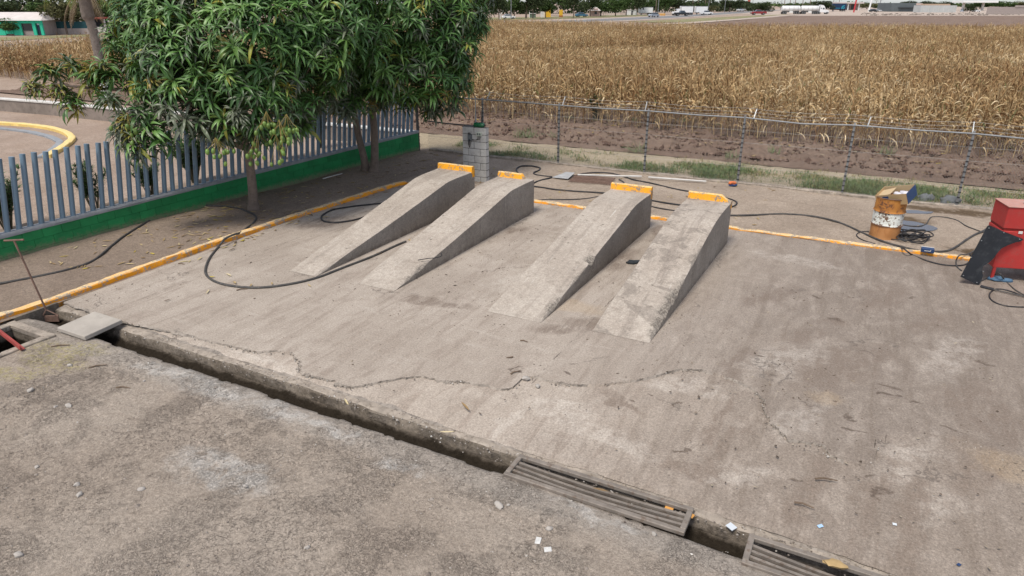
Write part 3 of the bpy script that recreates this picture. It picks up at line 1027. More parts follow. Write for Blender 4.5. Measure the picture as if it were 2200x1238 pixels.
# ================================================================== wire fence to the field
VF = 21.06
wf = thing('wire_fence', 'chain link fence with grey posts, pipe rail and barbed wire before the corn', 'fence', W(0, VF, 0), YAW)
posts = [-12.05, -9.18, -6.22, -3.35, -.50, 2.26, 5.05, 7.9]
HT = 1.95
pm = MB()
pm.box((0, 0, .96), (.055, .05, 2.1), .006)
for i in range(13):
    pm.box((0, -.006, .16 + i * .135), (.066, .066, .03), .004, mi=1)
pmesh = pm.mesh('post', [M_galv, M_black])
am = MB().tube([(0, 0, 1.93), (.0, .20, 2.2)], .018, 6).box((0, .2, 2.2), (.03, .03, .05), .003)
amesh = am.mesh('arm', [M_galv])
for u in posts:
    put('post', pmesh, wf, (u, 0, 0), (rnd.gauss(0, .01), rnd.gauss(0, .012), 0))
    put('arm', amesh, wf, (u, 0, rnd.uniform(-.02, .02)), (0, rnd.gauss(0, .1), 0))
rail = []
for i, u in enumerate([-14.3] + posts + [10.5]):
    rail.append((u, -.03, HT + .012 * rnd.uniform(-1, 1)))
    if 1 < i < 8:
        rail.append((u + 1.55, -.03, HT - (.055 if i in (4, 6) else .012)))
part('top_rail', MB().tube(rail, .022, 8), M_galv, wf, smooth=True)
part('lower_rail', MB().tube([(-14.4, -.03, 1.08), (-13.4, -.03, 1.05), (-12.2, -.03, 1.05)], .024, 8), M_blackh, wf, smooth=True)
for k, (dy, dz) in enumerate(((.07, 2.03), (.13, 2.11), (.19, 2.2))):
    mb = MB()
    pts = []
    uu_ = np.arange(-12.05, 8.6, .3)
    for u in uu_:
        ph = (u + 12.05) / 2.87 % 1
        pts.append((u, dy, dz - .05 * math.sin(math.pi * ph)))
    mb.tube(pts, .0035, 4)
    for u, y, z in pts:
        mb.tube([(u - .012, y, z - .02), (u + .012, y, z + .02)], .003, 3)
        mb.tube([(u + .012, y + .012, z - .015), (u - .012, y - .012, z + .015)], .003, 3)
    part('barbed_wire', mb, M_wire, wf)
for z in (.55, 1.25, 1.6):
    part('line_wire', MB().tube([(-14.3, -.02, z), (-5, -.02, z - .01), (4, -.02, z + .01), (10.4, -.02, z)], .003, 4), M_wire, wf)
# woven mesh: zigzag wires
step, cell = .062, .062
V_, F_ = [], []
nz_ = int(1.86 / cell)
zz = .08 + np.arange(nz_ + 1) * cell
for k, u in enumerate(np.arange(-14.35, 10.4, step)):
    xs = u + np.where(np.arange(nz_ + 1) % 2 == 0, 0, step * .98)
    sag = .012 * math.sin(u * 2.1) + .01 * math.sin(u * 5.3)
    o = len(V_)
    for x, z, i in zip(xs, zz, range(nz_ + 1)):
        y = (.004 if i % 2 else -.004) + sag
        r_ = .0042
        V_ += [(x - r_, y, z), (x + r_, y - r_, z), (x, y + r_, z)]
    for i in range(nz_):
        a, b = o + i * 3, o + i * 3 + 3
        F_ += [(a, a + 1, b + 1, b), (a + 1, a + 2, b + 2, b + 1), (a + 2, a, b, b + 2)]
V_, F_ = np.array(V_), np.array(F_)
V_[:, 2] = np.where(V_[:, 0] < -12.1, V_[:, 2] * .53, V_[:, 2])
np_mesh('chain_link', V_, F_, M_wire, smooth=False, parent=wf)

# ================================================================== block pillar with switch gear
pl = thing('block_pillar', 'grey concrete block pillar with electric boxes behind the left ramps', 'pillar', W(-10.02, 17.78, 0), YAW)
full = MB().box((0, 0, 0), (.387, .19, .194), .006).mesh('block', [M_block])
half = MB().box((0, 0, 0), (.187, .19, .194), .006).mesh('block', [M_block])
for r_ in range(8):
    z = .075 + r_ * .208
    lay = [(-.6, full), (-.2, full)] if r_ % 2 == 1 else [(-.7, half), (-.4, full), (-.1, half)]
    for x, me in lay:
        put('block', me, pl, (x + rnd.uniform(-.002, .002), rnd.uniform(-.003, .003), z))
part('mortar', MB().box((-.4, 0, .82), (.782, .176, 1.64), 0), M_mortar, pl)
mb = MB().box((-.53, -.115, 1.33), (.14, .05, .19), .01)
mb.box((-.53, -.145, 1.33), (.11, .012, .15), .004)
M_box = plain('grey box steel', (.11, .12, .125), .5, .2, 6)
sb = part('switch_box', mb, M_box, pl)
part('lever', MB().tube([(-.53, -.15, 1.30), (-.52, -.19, 1.20), (-.52, -.18, 1.13)], .016, 6), M_black, sb, smooth=True)
M_pale = plain('pale plastic', (.42, .46, .38), .5, .15, 4)
ob = part('outlet_box', MB().box((-.22, -.112, 1.45), (.17, .04, .11), .008).box((-.255, -.136, 1.455), (.05, .01, .06), .003, mi=1).box((-.18, -.136, 1.455), (.05, .01, .06), .003, mi=1), [M_pale, M_box], pl)
wires = MB()
for k in range(4):
    wires.tube(catmull([(-.25 + k * .03, -.125, 1.40), (-.24 + k * .02, -.15, 1.34 - k * .01), (-.32, -.14, 1.28), (-.44, -.13, 1.26 + k * .01)], 5), .006, 5)
for k in range(3):
    wires.tube(catmull([(-.57 + k * .035, -.12, 1.42), (-.57 + k * .03, -.14, 1.48), (-.56 + k * .02, -.12, 1.44)], 4), .006, 5)
for k in range(3):
    wires.tube(catmull([(-.585 + k * .05, -.12, 1.24), (-.56 + k * .03, -.15, 1.12), (-.53, -.14, 1.03 + .02 * k)], 5), .007, 5)
part('wires', wires, M_blackh, pl, smooth=True)
part('conduit', MB().tube([(-.46, .125, 0), (-.46, .125, 1.95)], .025, 8).tube([(-.46, .125, 1.95), (-.46, .125, 2.5)], .016, 8), M_galv, pl, smooth=True)

M_bottle = plain('green plastic', (.012, .10, .04), .3, .15, 4, spec=.5)
gb = thing('plastic_bottle', 'dark green cut plastic bottle lying on top of the block pillar', 'bottle', W(-10.27, 17.76, 1.635), YAW)
prof = [(.085, -.2), (.095, -.185), (.095, .12), (.075, .17), (.04, .2)]
mb = MB().lathe(prof, 18, M=Matrix.Translation((0, 0, .095)) @ Matrix.Rotation(R(90), 4, 'Y'))
part('shell', mb, M_bottle, gb, smooth=True)
mb = MB()
for x in (-.1, .03):
    mb.box((x, -.02, .193), (.05, .05, .012), .004)
mb.lathe([(0, .2), (.04, .2), (.04, .225), (0, .226)], 12, M=Matrix.Translation((0, 0, .095)) @ Matrix.Rotation(R(90), 4, 'Y'))
part('opening', mb, M_black, gb, smooth=True)
gb.scale = (.85, .72, .72)

# ================================================================== oil drum and cardboard box
DB = G(1899, 509)
DZ = .93
dr_ = thing('oil_drum', 'battered orange oil drum with a flaking white band by the yellow kerb', 'drum', (DB.x, DB.y, .02), .4)
Rr = .315


def drum_paint(name, c, c2, chipc, th):
    t = NT(name)
    p = t.pos()
    a, b = t.noise(p, 5, 6, .68, .5), t.noise(p, 26, 5, .7)
    c = t.mix(t.mr(a, .35, .65), c, c2)
    k = t.mr(t.ma('ADD', t.ma('MULTIPLY', a, .5), t.ma('MULTIPLY', b, .5)), th - .04, th)
    c = t.mix(k, c, chipc)
    dp = t.noise(t.pos((9, 9, .8)), 1.6, 5, .7)
    c = t.mix(t.mr(dp, .55, .7, 0, .55), c, chipc)
    return t.done(c, .6, t.bump(b, .25, .008), 0, .35)


M_dor = drum_paint('orange drum paint', (.43, .185, .04), (.32, .125, .03), (.12, .055, .03), .57)
M_dlo = drum_paint('faded orange drum paint', (.42, .20, .075), (.36, .155, .05), (.2, .1, .06), .62)
M_dwh = drum_paint('flaking white drum paint', (.66, .68, .64), (.6, .62, .56), (.13, .065, .035), .55)


def drum_shell(z0, z1, off, seed, rim0=0, rim1=0):
    mb = MB()
    n, m = 48, 10
    vs_ = []
    for i in range(m + 1):
        w_ = i / m
        z = z0 + (z1 - z0) * w_
        for q in range(n):
            a = 2 * math.pi * q / n
            r_ = Rr + .012 * math.exp(-((z - .31) / .012) ** 2) + .012 * math.exp(-((z - .62) / .012) ** 2)
            r_ += .018 * float(fbm(math.cos(a) * 1.4 + 5, math.sin(a) * 1.4 + z * 2.2, seed, 3)) * 1.4
            if i == 0:
                r_ += rim0
            if i == m:
                r_ += rim1
            vs_.append((r_ * math.cos(a) + off * (z / .93), r_ * math.sin(a), z))
    mb.add(vs_, [[i * n + q, i * n + (q + 1) % n, (i + 1) * n + (q + 1) % n, (i + 1) * n + q] for i in range(m) for q in range(n)])
    return mb


part('drum_base', drum_shell(0, .31, .0, 201, .008), M_dlo, dr_, smooth=True, angle=60, label='faded orange lower third of the drum')
part('white_band', drum_shell(.31, .62, .0, 201), M_dwh, dr_, smooth=True, angle=60, label='flaking white middle band of the drum')
part('drum_top', drum_shell(.62, DZ, .0, 201, 0, .01), M_dor, dr_, smooth=True, angle=60, label='orange upper third of the drum')
part('rim', MB().tube([(math.cos(a) * (Rr + .006), math.sin(a) * (Rr + .006), DZ + .01 * math.sin(a * 2)) for a in np.linspace(0, 2 * math.pi, 40)], .012, 6, False), M_rust, dr_, smooth=True)
part('hoop', MB().tube([(math.cos(a) * (Rr + .012), math.sin(a) * (Rr + .012), .31) for a in np.linspace(0, 2 * math.pi, 40)], .011, 6, False), M_rust, dr_, smooth=True)
part('hoop', MB().tube([(math.cos(a) * (Rr + .012), math.sin(a) * (Rr + .012), .62) for a in np.linspace(0, 2 * math.pi, 40)], .011, 6, False), M_dor, dr_, smooth=True)
part('drum_floor', MB().lathe([(0, .55), (Rr - .01, .55)], 24), M_rust, dr_)

M_card = plain('cardboard', (.40, .275, .145), .85, .1, 3, (.3, .2, .1), .3, .1, 60)
M_cardin = plain('cardboard inside', (.46, .34, .2), .85, .08, 3, bump=.05)
M_blue = plain('dark blue print', (.018, .045, .12), .6, .1, 4)
bx = thing('cardboard_box', 'open cardboard box with blue printed end tilted on top of the oil drum', 'box', (DB.x + .12, DB.y + .0, DZ - .06))
Mb = Matrix.Rotation(R(-50), 4, 'Z') @ Matrix.Rotation(R(-15), 4, 'Y') @ Matrix.Rotation(R(15), 4, 'X')
lx, ly, lz = .66, .50, .25
o = part('bottom', MB().box((0, 0, .004), (lx, ly, .008), 0, M=Mb), M_cardin, bx)
o = part('long_side', MB().box((0, -ly / 2, lz / 2), (lx, .008, lz), 0, M=Mb), M_card, bx)
part('print_patch', MB().box((-.12, -ly / 2 - .0055, lz * .5), (.13, .003, lz * .7), 0, M=Mb), M_blue, o)
part('long_side', MB().box((0, ly / 2, lz / 2), (lx, .008, lz), 0, M=Mb), M_cardin, bx)
part('short_side', MB().box((lx / 2, 0, lz / 2), (.008, ly + .008, lz), 0, M=Mb), M_blue, bx, label='dark blue printed end of the box')
part('short_side', MB().box((-lx / 2, 0, lz / 2), (.008, ly + .008, lz), 0, M=Mb), M_card, bx)
part('flap', MB().box((0, 0, 0), (.30, .36, .006), 0, M=Mb @ Matrix.Translation((-lx / 2 + .15, -.02, lz - .03)) @ Matrix.Rotation(R(-9), 4, 'Y')), M_cardin, bx)
M_plast = plain('pale plastic film', (.62, .6, .64), .3, .1, 6, bump=.2, spec=.5)
pb = thing('plastic_bag', 'crumpled pale plastic bag lying inside the cardboard box on the drum', 'bag', (DB.x + .12, DB.y, DZ - .06))
mb = MB()
for i in range(4):
    mb.blob(tuple(Mb @ Vector((.02 + .07 * i, .02 + .03 * (-1) ** i, .13 + .008 * i))), (.09, .12, .05), 300 + i, sub=2)
part('film', mb, M_plast, pb, smooth=True, angle=180)

# ================================================================== red cabinet with a black panel leaning on it
CL = G(2126, 605)
cy = R(-12.5)
cd = Vector((math.cos(cy), math.sin(cy), 0))
cb = Vector((-math.sin(cy), math.cos(cy), 0))
cab = thing('metal_cabinet', 'chalky red steel cabinet on short legs at the right edge', 'cabinet', (CL.x, CL.y, TOP), cy)
CWd, CDp, Z0, Z1 = 1.7, .62, .27, 1.46
part('cabinet_body', MB().box((CWd / 2 - .02, CDp / 2, (Z0 + 1.0) / 2), (CWd, CDp, 1.0 - Z0), .008), M_red, cab)
part('upper_body', MB().box((CWd / 2 - .02, CDp / 2 + .004, (1.05 + Z1) / 2), (CWd - .004, CDp - .008, Z1 - 1.05), .008), M_red, cab)
part('lid_groove', MB().box((CWd / 2 - .02, CDp / 2 + .01, 1.025), (CWd - .04, CDp - .03, .055), 0), plain('dark red', (.2, .015, .012), .6), cab)
part('cabinet_top', MB().box((CWd / 2 - .02, CDp / 2, Z1 + .008), (CWd + .02, CDp + .02, .016), .004), plain('dusty pale red', (.42, .22, .18), .75, .2, 4, (.35, .28, .25), .6), cab)
for x, y in ((.03, .03), (.03, CDp - .05), (CWd - .08, .03), (CWd - .08, CDp - .05)):
    part('leg', MB().box((x, y, Z0 / 2), (.05, .05, Z0), .004), M_red, cab)
for x, z in ((.28, .99), (.62, Z0 + .03)):
    part('latch', MB().box((x, -.008, z), (.07, .016, .05), .004), M_offwh, cab)
cl_ = thing('cloth', 'white cloth dropped on the corner of the red cabinet', 'cloth', tuple(CL + cd * .42 + cb * .25 + Vector((0, 0, Z1 + .02 + TOP))))
mb = MB()
for i in range(6):
    mb.blob((.07 * i, .02 * (-1) ** i, .03 + .012 * (i % 3)), (.1, .1, .055), 320 + i, sub=2)
part('folds', mb, plain('white cotton', (.7, .7, .72), .9, .05, 5), cl_, smooth=True, angle=180)

bl, br = G(2064, 595, TOP), G(2102, 613, TOP)
# the tip rests against the front of the cabinet
nf = -cb
d_ = ray(2199, 516)
c0 = Vector((CL.x, CL.y, 0)) + nf * .05
t_ = (c0 - Vector((0, 0, CAM_H))).dot(nf) / d_.dot(nf)
tip = Vector((0, 0, CAM_H)) + d_ * t_
d1_ = ray(2126, 485)
t1_ = Vector((0, 0, CAM_H)) + d1_ * ((c0 - Vector((0, 0, CAM_H))).dot(nf) / d1_.dot(nf))
bl = br
pn = (t1_ - br).cross(tip - br).normalized()


def on_board(px, py):
    d = ray(px, py)
    t = (bl - Vector((0, 0, CAM_H))).dot(pn) / d.dot(pn)
    return Vector((0, 0, CAM_H)) + d * t


bp = [(2064, 595), (2102, 613), (2108, 606), (2112, 592), (2110, 580), (2113, 572), (2126, 564), (2136, 554), (2142, 545), (2152, 534), (2166, 527), (2182, 521), (2193, 519), (2199, 516), (2197, 513), (2160, 499), (2126, 484), (2122, 486)]
q3 = [on_board(*q) for q in bp]
th = pn * .016
n_ = len(q3)
mb = MB()
mb.add([tuple(q - bl) for q in q3] + [tuple(q - bl + th) for q in q3], [list(range(n_)), [n_ + i for i in range(n_)][::-1]] + [[i, (i + 1) % n_, n_ + (i + 1) % n_, n_ + i] for i in range(n_)])
bd = thing('black_panel', 'black plastic vehicle panel with a cut curve leaning on the red cabinet', 'panel', tuple(bl))
part('sheet', mb, plain('matt black plastic', (.012, .013, .016), .45, .3, 3, (.035, .037, .04), .6, .05), bd)
mb = MB()
for px, py in ((2069, 592), (2098, 607), (2124, 490), (2156, 500), (2190, 514), (2086, 553), (2108, 517), (2112, 583)):
    c = on_board(px, py) - bl
    sgn = 1 if pn.dot(Vector((0, 0, CAM_H)) - bl) > 0 else -1
    mb.blob(tuple(c + pn * (sgn * .012 + (.008 if sgn > 0 else 0))), (.012, .012, .012), 5, sub=1)
part('rivets', mb, M_galv, bd, smooth=True)


# ================================================================== hoses and cables
def hose(name, label, cat, pts, r, mat, lift=0.0, group=None):
    """pts: (px, py[, height]) along the ground"""
    P = []
    for q in pts:
        z = q[2] if len(q) > 2 else None
        g = GU(q[0], q[1])
        onslab = g.x > -12.45 and 6.4 < g.y < 16.35
        if z is None:
            z = (TOP if onslab else max(yard_z(g.x, g.y) if (g.x < -12.45 or g.y > 16.35) else near_z(g.x, g.y), -.05)) + r * .8 + lift
        P.append(G(q[0], q[1], z))
    o = part(name, MB().tube(catmull(P, 7), r, 8), mat, smooth=True, label=label, category=cat)
    if group:
        o['group'] = group
    return o


hose('garden_hose', 'long black hose from the green wall looping over the left kerb to the ramp foot', 'hose',
     [(-60, 616), (0, 609), (90, 592), (150, 578), (200, 560), (240, 528), (270, 505), (330, 470), (400, 447), (450, 442), (500, 445), (535, 456), (550, 466), (545, 478), (530, 490), (518, 499, .1), (500, 505, .165), (484, 513, .165), (476, 522, .13), (468, 532), (450, 555), (441, 580), (447, 595), (470, 608), (510, 616), (560, 618), (620, 611), (680, 597), (740, 574), (800, 551), (850, 528), (872, 519)], .024, M_blackh)
hose('garden_hose', 'short loop of black hose between the left kerb and the leftmost ramp', 'hose',
     [(830, 436), (790, 440), (755, 444), (715, 451), (695, 461), (690, 469), (698, 476), (725, 478), (760, 473), (790, 464)], .022, M_black)
hose('garden_hose', 'black hose snaking around the loose grey metal sheet near the wire fence', 'hose',
     [(1186, 380), (1165, 378), (1150, 375), (1147, 371), (1158, 366), (1160, 361), (1150, 358), (1140, 356.5), (1120, 357), (1110, 363), (1112, 371), (1122, 379), (1134, 388), (1142, 394), (1160, 388), (1186, 381.5)], .024, M_black)
hose('garden_hose', 'straight black hose running behind the third ramp toward the last ramp', 'hose',
     [(1138, 399), (1165, 403), (1200, 408), (1250, 412), (1300, 415), (1350, 422), (1400, 431), (1430, 436), (1470, 442), (1520, 450)], .022, M_black)
hose('garden_hose', 'thin black hose lying closest behind the rear yellow kerb', 'hose',
     [(1150, 431), (1180, 429), (1225, 429), (1260, 427), (1290, 423), (1330, 427), (1400, 444), (1450, 453), (1510, 460)], .018, M_black)
hose('garden_hose', 'black hose from the rusty mesh curving round the end of the rightmost ramp', 'hose',
     [(1235, 378), (1255, 373), (1283, 371), (1315, 373), (1345, 381), (1360, 386), (1400, 394), (1450, 406), (1500, 415), (1540, 422), (1565, 427), (1582, 434), (1580, 441), (1566, 446), (1540, 449)], .022, M_black)
hose('garden_hose', 'short bent hose end behind the orange stop of the third ramp', 'hose',
     [(1330, 386), (1338, 390), (1341, 395), (1338, 400), (1326, 406)], .022, M_blackh)
hose('power_cable', 'thick black cable from the rightmost ramp past the drum to the plug box', 'cable',
     [(1540, 463), (1580, 463), (1620, 462), (1680, 460), (1740, 464), (1790, 474), (1825, 487), (1850, 499), (1880, 512), (1910, 523), (1940, 531), (1965, 537), (1990, 541), (2010, 541), (2035, 539), (2055, 530), (2075, 516), (2095, 504), (2115, 495), (2135, 480)], .024, M_blackh)
hose('power_cable', 'thin grey cable crossing the puddle behind the drum to the cabinet', 'cable',
     [(1925, 480), (1950, 485), (1975, 486), (1990, 481), (1997, 470), (2005, 466), (2030, 467), (2055, 473), (2075, 485), (2100, 495), (2125, 503)], .014, M_blackh)
hose('power_cable', 'flat loop of thin black cable on the dirt right of the drum', 'cable',
     [(1925, 495), (1960, 495), (1990, 497), (2003, 502), (2004, 507), (1990, 511), (1965, 510), (1935, 505)], .013, M_black)
hose('power_cable', 'small black cable loop left of the drum foot', 'cable',
     [(1867, 498), (1852, 498), (1842, 502), (1841, 507), (1848, 513), (1862, 519), (1880, 524)], .013, M_black)
hose('power_cable', 'black cable dropping over the rear kerb onto the slab toward the panel', 'cable',
     [(1930, 530), (1942, 535, .14), (1950, 541, .13), (1962, 549), (1990, 560), (2020, 568), (2050, 571), (2075, 568), (2086, 556), (2084, 545, .1)], .016, M_black)
hose('power_cable', 'cable hooked over the end of the rear kerb beside the black panel', 'cable',
     [(2066, 582), (2056, 573), (2054, 562), (2058, 552, .14), (2064, 548, .16), (2080, 546, .1), (2098, 536)], .014, M_blackh)
hose('power_cable', 'slack dark cable drooping from under the red cabinet', 'cable',
     [(2108, 604), (2125, 596), (2142, 588, .18), (2150, 590, .2), (2160, 604), (2180, 622), (2200, 634), (2230, 650)], .013, M_blackh)
hose('power_cable', 'wide black cable loop on the slab at the right edge', 'cable',
     [(2230, 642), (2200, 637), (2180, 629), (2155, 622), (2138, 622), (2127, 630), (2127, 641), (2140, 651), (2165, 658), (2200, 660), (2240, 660)], .013, M_black)
o = hose('spray_lance', 'black pressure washer lance lying on the slab below the panel', 'lance', [(2107, 615), (2118, 618), (2135, 622)], .028, M_black)
part('tube', MB().tube([G(2135, 622, TOP + .03), G(2165, 629, TOP + .03), G(2205, 638, TOP + .03)], .013, 8), M_blackh, o, smooth=True)
# heap of cable beside the drum
mb = MB()
cc = G(1952, 517)
for k in range(9):
    a0, rx, ry = dr.uniform(0, 6.28), dr.uniform(.16, .42), dr.uniform(.12, .26)
    ox, oy = dr.gauss(.03, .07), dr.gauss(0, .06)
    pts = []
    for i in range(22):
        a = a0 + i / 21 * dr.uniform(6.0, 6.5)
        w_ = 1 + .12 * math.sin(3 * a + k)
        pts.append((ox + rx * w_ * math.cos(a), oy + ry * w_ * math.sin(a), .05 + .016 * k + .03 * math.sin(2 * a + k)))
    mb.tube(catmull(pts, 3), .012, 6, tint=dr.random())
part('cable_heap', mb, M_black, loc=tuple(cc), smooth=True, label='tangled heap of black cable on the ground beside the drum', category='cable')
pg = thing('plug_box', 'small dark blue plug box lying on the yellow rear kerb', 'plug box', tuple(G(1992, 541, .115)), R(-26))
part('case', MB().box((0, 0, .04), (.24, .13, .085), .008), M_blue, pg)
part('rim', MB().box((.0, .062, .075), (.24, .02, .03), .003), M_offwh, pg)
part('print', MB().box((-.005, -.067, .035), (.12, .003, .012), 0).box((.05, -.067, .055), (.02, .003, .012), 0), M_offwh, pg)

# ================================================================== loose things behind the ramps
ms = thing('metal_sheet', 'bent pale grey metal sheet lying over the hose near the fence', 'metal sheet', W(-8.22, 19.45, .06), YAW)
mb = MB()
mb.add([(-.3, -.32, .0), (.24, -.36, .02), (.16, .36, .05), (-.14, .38, .04), (-.3, -.32, -.012), (.24, -.36, .008), (.16, .36, .038), (-.14, .38, .028)], [[0, 1, 2, 3], [7, 6, 5, 4], [0, 4, 5, 1], [1, 5, 6, 2], [2, 6, 7, 3], [3, 7, 4, 0]])
part('plate', mb, plain('scuffed grey metal', (.36, .36, .36), .5, .25, 6, (.2, .19, .18), .6), ms)
rm = thing('rusty_mesh', 'rusty brown wire mesh panel lying on the dirt by the fence', 'mesh panel', W(-7.3, 19.35, .065), YAW + R(8))
mb = MB()
for i in range(15):
    x = -.62 + i * .0886
    mb.box((x, 0, .0), (.012, .9, .008))
for i in range(21):
    y = -.45 + i * .045
    mb.box((0, y, .007), (1.25, .012, .006))
for y in (-.2, .15):
    mb.box((0, y, .014), (1.25, .05, .01))
part('grid', mb, M_rust, rm)
po = thing('metal_pipe', 'pale grey pipe lying on the dirt behind the third ramp', 'pipe', W(-7.9, 19.66, .09), math.atan2(*(lambda d: (d.y, d.x))(W(-6.25, 20.28) - W(-7.9, 19.66))))
part('tube', MB().tube([(0, 0, 0), (1.9, 0, .0)], .025, 8).tube([(1.6, 0, 0), (1.95, .0, .0)], .032, 8), M_offwh, po, smooth=True)
po = thing('metal_pipe', 'grey pipe lying along the foot of the wire fence right of the second post', 'pipe', tuple(G(1393, 381, .09)), math.atan2(*(lambda d: (d.y, d.x))(G(1515, 390) - G(1393, 381))))
part('tube', MB().tube([(0, 0, 0), ((G(1515, 390) - G(1393, 381)).length, 0, 0)], .028, 8), M_offwh, po, smooth=True)
bc = thing('bottle_cap', 'orange and blue plastic float lying at the foot of a fence post', 'float', tuple(G(1573, 397, .08)))
part('upper_half', MB().blob((0, 0, .05), (.13, .1, .06), 9, sub=2), plain('orange plastic', (.6, .16, .05), .5), bc, smooth=True)
part('lower_half', MB().blob((.02, 0, .0), (.15, .11, .05), 10, sub=2), M_blue, bc, smooth=True)
for i, (px, py, r_) in enumerate(((1988, 432, .23), (2040, 438, .26))):
    o = part('boulder', MB().blob((0, 0, .06), (r_, r_ * .75, r_ * .62), 40 + i, sub=3), plain('grey boulder', (.16, .17, .175), .9, .25, 6, bump=.5), loc=tuple(G(px, py)), smooth=True, angle=180,
             label=('smaller grey boulder beyond the fence footing right of the drum', 'larger grey boulder beside the rightmost fence post')[i], category='boulder')
rag = part('rag', MB().blob((0, 0, .02), (.12, .09, .05), 3, sub=2).blob((.1, .03, .02), (.1, .06, .045), 4, sub=2), plain('dark rag', (.03, .035, .04), .9, .5, 9, bump=.5), loc=tuple(G(1358, 566, TOP)), smooth=True, angle=180,
           label='dark oily rag on the slab between the third and rightmost ramps', category='rag')
part('rag', MB().blob((0, 0, .03), (.16, .1, .05), 13, sub=2).blob((.16, -.06, .02), (.14, .08, .04), 14, sub=2), plain('blue rag', (.07, .13, .2), .9, .4, 9, bump=.5), loc=tuple(G(2140, 602, TOP)), smooth=True, angle=180,
     label='crumpled blue rag under the red cabinet', category='rag')
rodp = part('bent_rod', MB().tube(catmull([(0, 0, 0), (.2, .07, .012), (.34, .11, .015), (.43, .2, .01), (.40, .3, .02)], 5), .008, 6), M_black, smooth=True,
            label='thin bent iron rod lying on the second ramp', category='rod')
rz_ = Matrix.Rotation(YAW, 4, 'Z') @ Matrix.Rotation(R(40), 4, 'Z')
rodp.rotation_euler = (R(9), 0, YAW + R(18))
rodp.location = G(898, 559, .28)
wh = part('white_stick', MB().tube([G(694, 384, .06), G(735, 373, .06)], .016, 6), M_offwh, smooth=True, label='pale straight stick on the dirt along the green wall', category='stick')

# ------------------------------------------------------------------ puddle
t = NT('puddle water')
t.set(t.b.inputs['Base Color'], (.05, .045, .05, 1))
t.set(t.b.inputs['Roughness'], .06)
t.set(t.b.inputs['Specular IOR Level'], .6)
M_pud = t.mat
for lst, z in (([(1925, 470), (1945, 474), (1965, 476), (1985, 481), (2008, 487), (2014, 492), (2000, 496), (1975, 494), (1958, 492), (1945, 497), (1930, 496), (1918, 485)], .036), ([(1935, 449), (1958, 450), (1985, 454), (2005, 455), (1996, 459), (1970, 459), (1945, 457)], .038)):
    P = catmull([G(a, b, z) for a, b in lst], 5, closed=True)
    mb = MB()
    mb.add([tuple(q) for q in P], [list(range(len(P)))])
    part('puddle', mb, M_pud, kind='structure')
M_wet = plain('wet mud', (.10, .078, .06), .5, .25, 4, bump=.5, bsc=20)


# ================================================================== drain covers, gratings, tools
def grating(label, u0, u1, v0, v1, z, seed, nb=3):
    g = thing('drain_grating', label, 'grating', W((u0 + u1) / 2, (v0 + v1) / 2, z), YAW, 'steel gratings over the drain')
    L, Wd = u1 - u0, v1 - v0
    part('frame_rail', MB().box((0, Wd / 2 - .03, 0), (L, .06, .05), .006), M_steel, g)
    part('frame_rail', MB().box((0, -Wd / 2 + .03, 0), (L, .06, .05), .006), M_steel, g)
    part('end_bar', MB().box((-L / 2 + .03, 0, .002), (.06, Wd - .118, .05), .006), M_steel, g)
    part('end_bar', MB().box((L / 2 - .03, 0, .002), (.06, Wd - .118, .05), .006), M_steel, g)
    for k in range(nb):
        y = -Wd / 2 + .06 + (Wd - .12) * (k + 1) / (nb + 1)
        bend = random.Random(seed + k).uniform(-.05, .04)
        pts = [(x, y + bend * math.cos(math.pi * x / L), -.005 - .05 * math.cos(math.pi * x / L) * (.4 + .3 * k)) for x in np.linspace(-L / 2 + .05, L / 2 - .05, 14)]
        mb = MB()
        vs_ = []
        for x, y_, z_ in pts:
            vs_ += [(x, y_ - .017, z_ - .02), (x, y_ - .017, z_ + .015), (x, y_ + .017, z_ + .015), (x, y_ + .017, z_ - .02)]
        mb.add(vs_, [[i * 4 + q, i * 4 + (q + 1) % 4, i * 4 + 4 + (q + 1) % 4, i * 4 + 4 + q] for i in range(13) for q in range(4)])
        part('grate_bar', mb, M_steel, g)
    return g


grating('bent steel drain grating with sagging bars, the whole one below the middle', -3.09, -1.0, 5.74, 6.17, -.01, 400, 3)
grating('second steel drain grating cut off by the bottom edge, a dry leaf on it', -.41, 1.7, 5.60, 6.05, -.01, 410, 3)
cs = part('cover_slab', MB().box((0, 0, .035), (.70, .66, .075), .008), plain('pale cover concrete', (.35, .315, .275), .9, .15, 3, (.3, .27, .24), .5, .35, 30), loc=tuple(W(-10.98, 5.99, .02)), rot=(R(2), R(1), YAW + R(1)),
          label='loose concrete slab laid across the drain near the left kerb', category='slab')
hz = G(100, 668)
hoe = thing('drain_hoe', 'rusty T-handled iron tool standing in the drain beside the left kerb', 'tool', (hz.x, hz.y, -.1))
tp = A(30, 517, hz.y - .02) - Vector((hz.x, hz.y, -.1))
part('shaft', MB().tube([(0, 0, .1), tuple(tp)], .016, 8), M_rust, hoe, smooth=True)
part('handle', MB().tube([tuple(tp + Vector((-.16, -.01, 0))), tuple(tp + Vector((.16, .01, .01)))], .017, 8), M_rust, hoe, smooth=True)
mb = MB()
mb.tube([(0, 0, .12), (-.11, -.02, -.04)], .012, 6).tube([(0, 0, .12), (.17, .02, .0)], .012, 6).box((.03, 0, -.05), (.30, .02, .12), .004)
part('blade', mb, M_rust, hoe, smooth=True)
a, b = G(-30, 690, .12), G(49, 751, .03)
rb = part('steel_bar', MB(), M_redbar)
bpy.data.objects.remove(rb)
mb = MB()
dL = (b - a).length
mb.box((dL / 2, 0, 0), (dL, .07, .012), .002).box((dL / 2, -.03, .035), (dL, .01, .07), .002)
o = part('steel_bar', mb, M_redbar, loc=tuple(a), label='red painted angle iron bar reaching over the pit at the left edge', category='bar')
d = (b - a).normalized()
o.rotation_euler = d.to_track_quat('X', 'Z').to_euler()

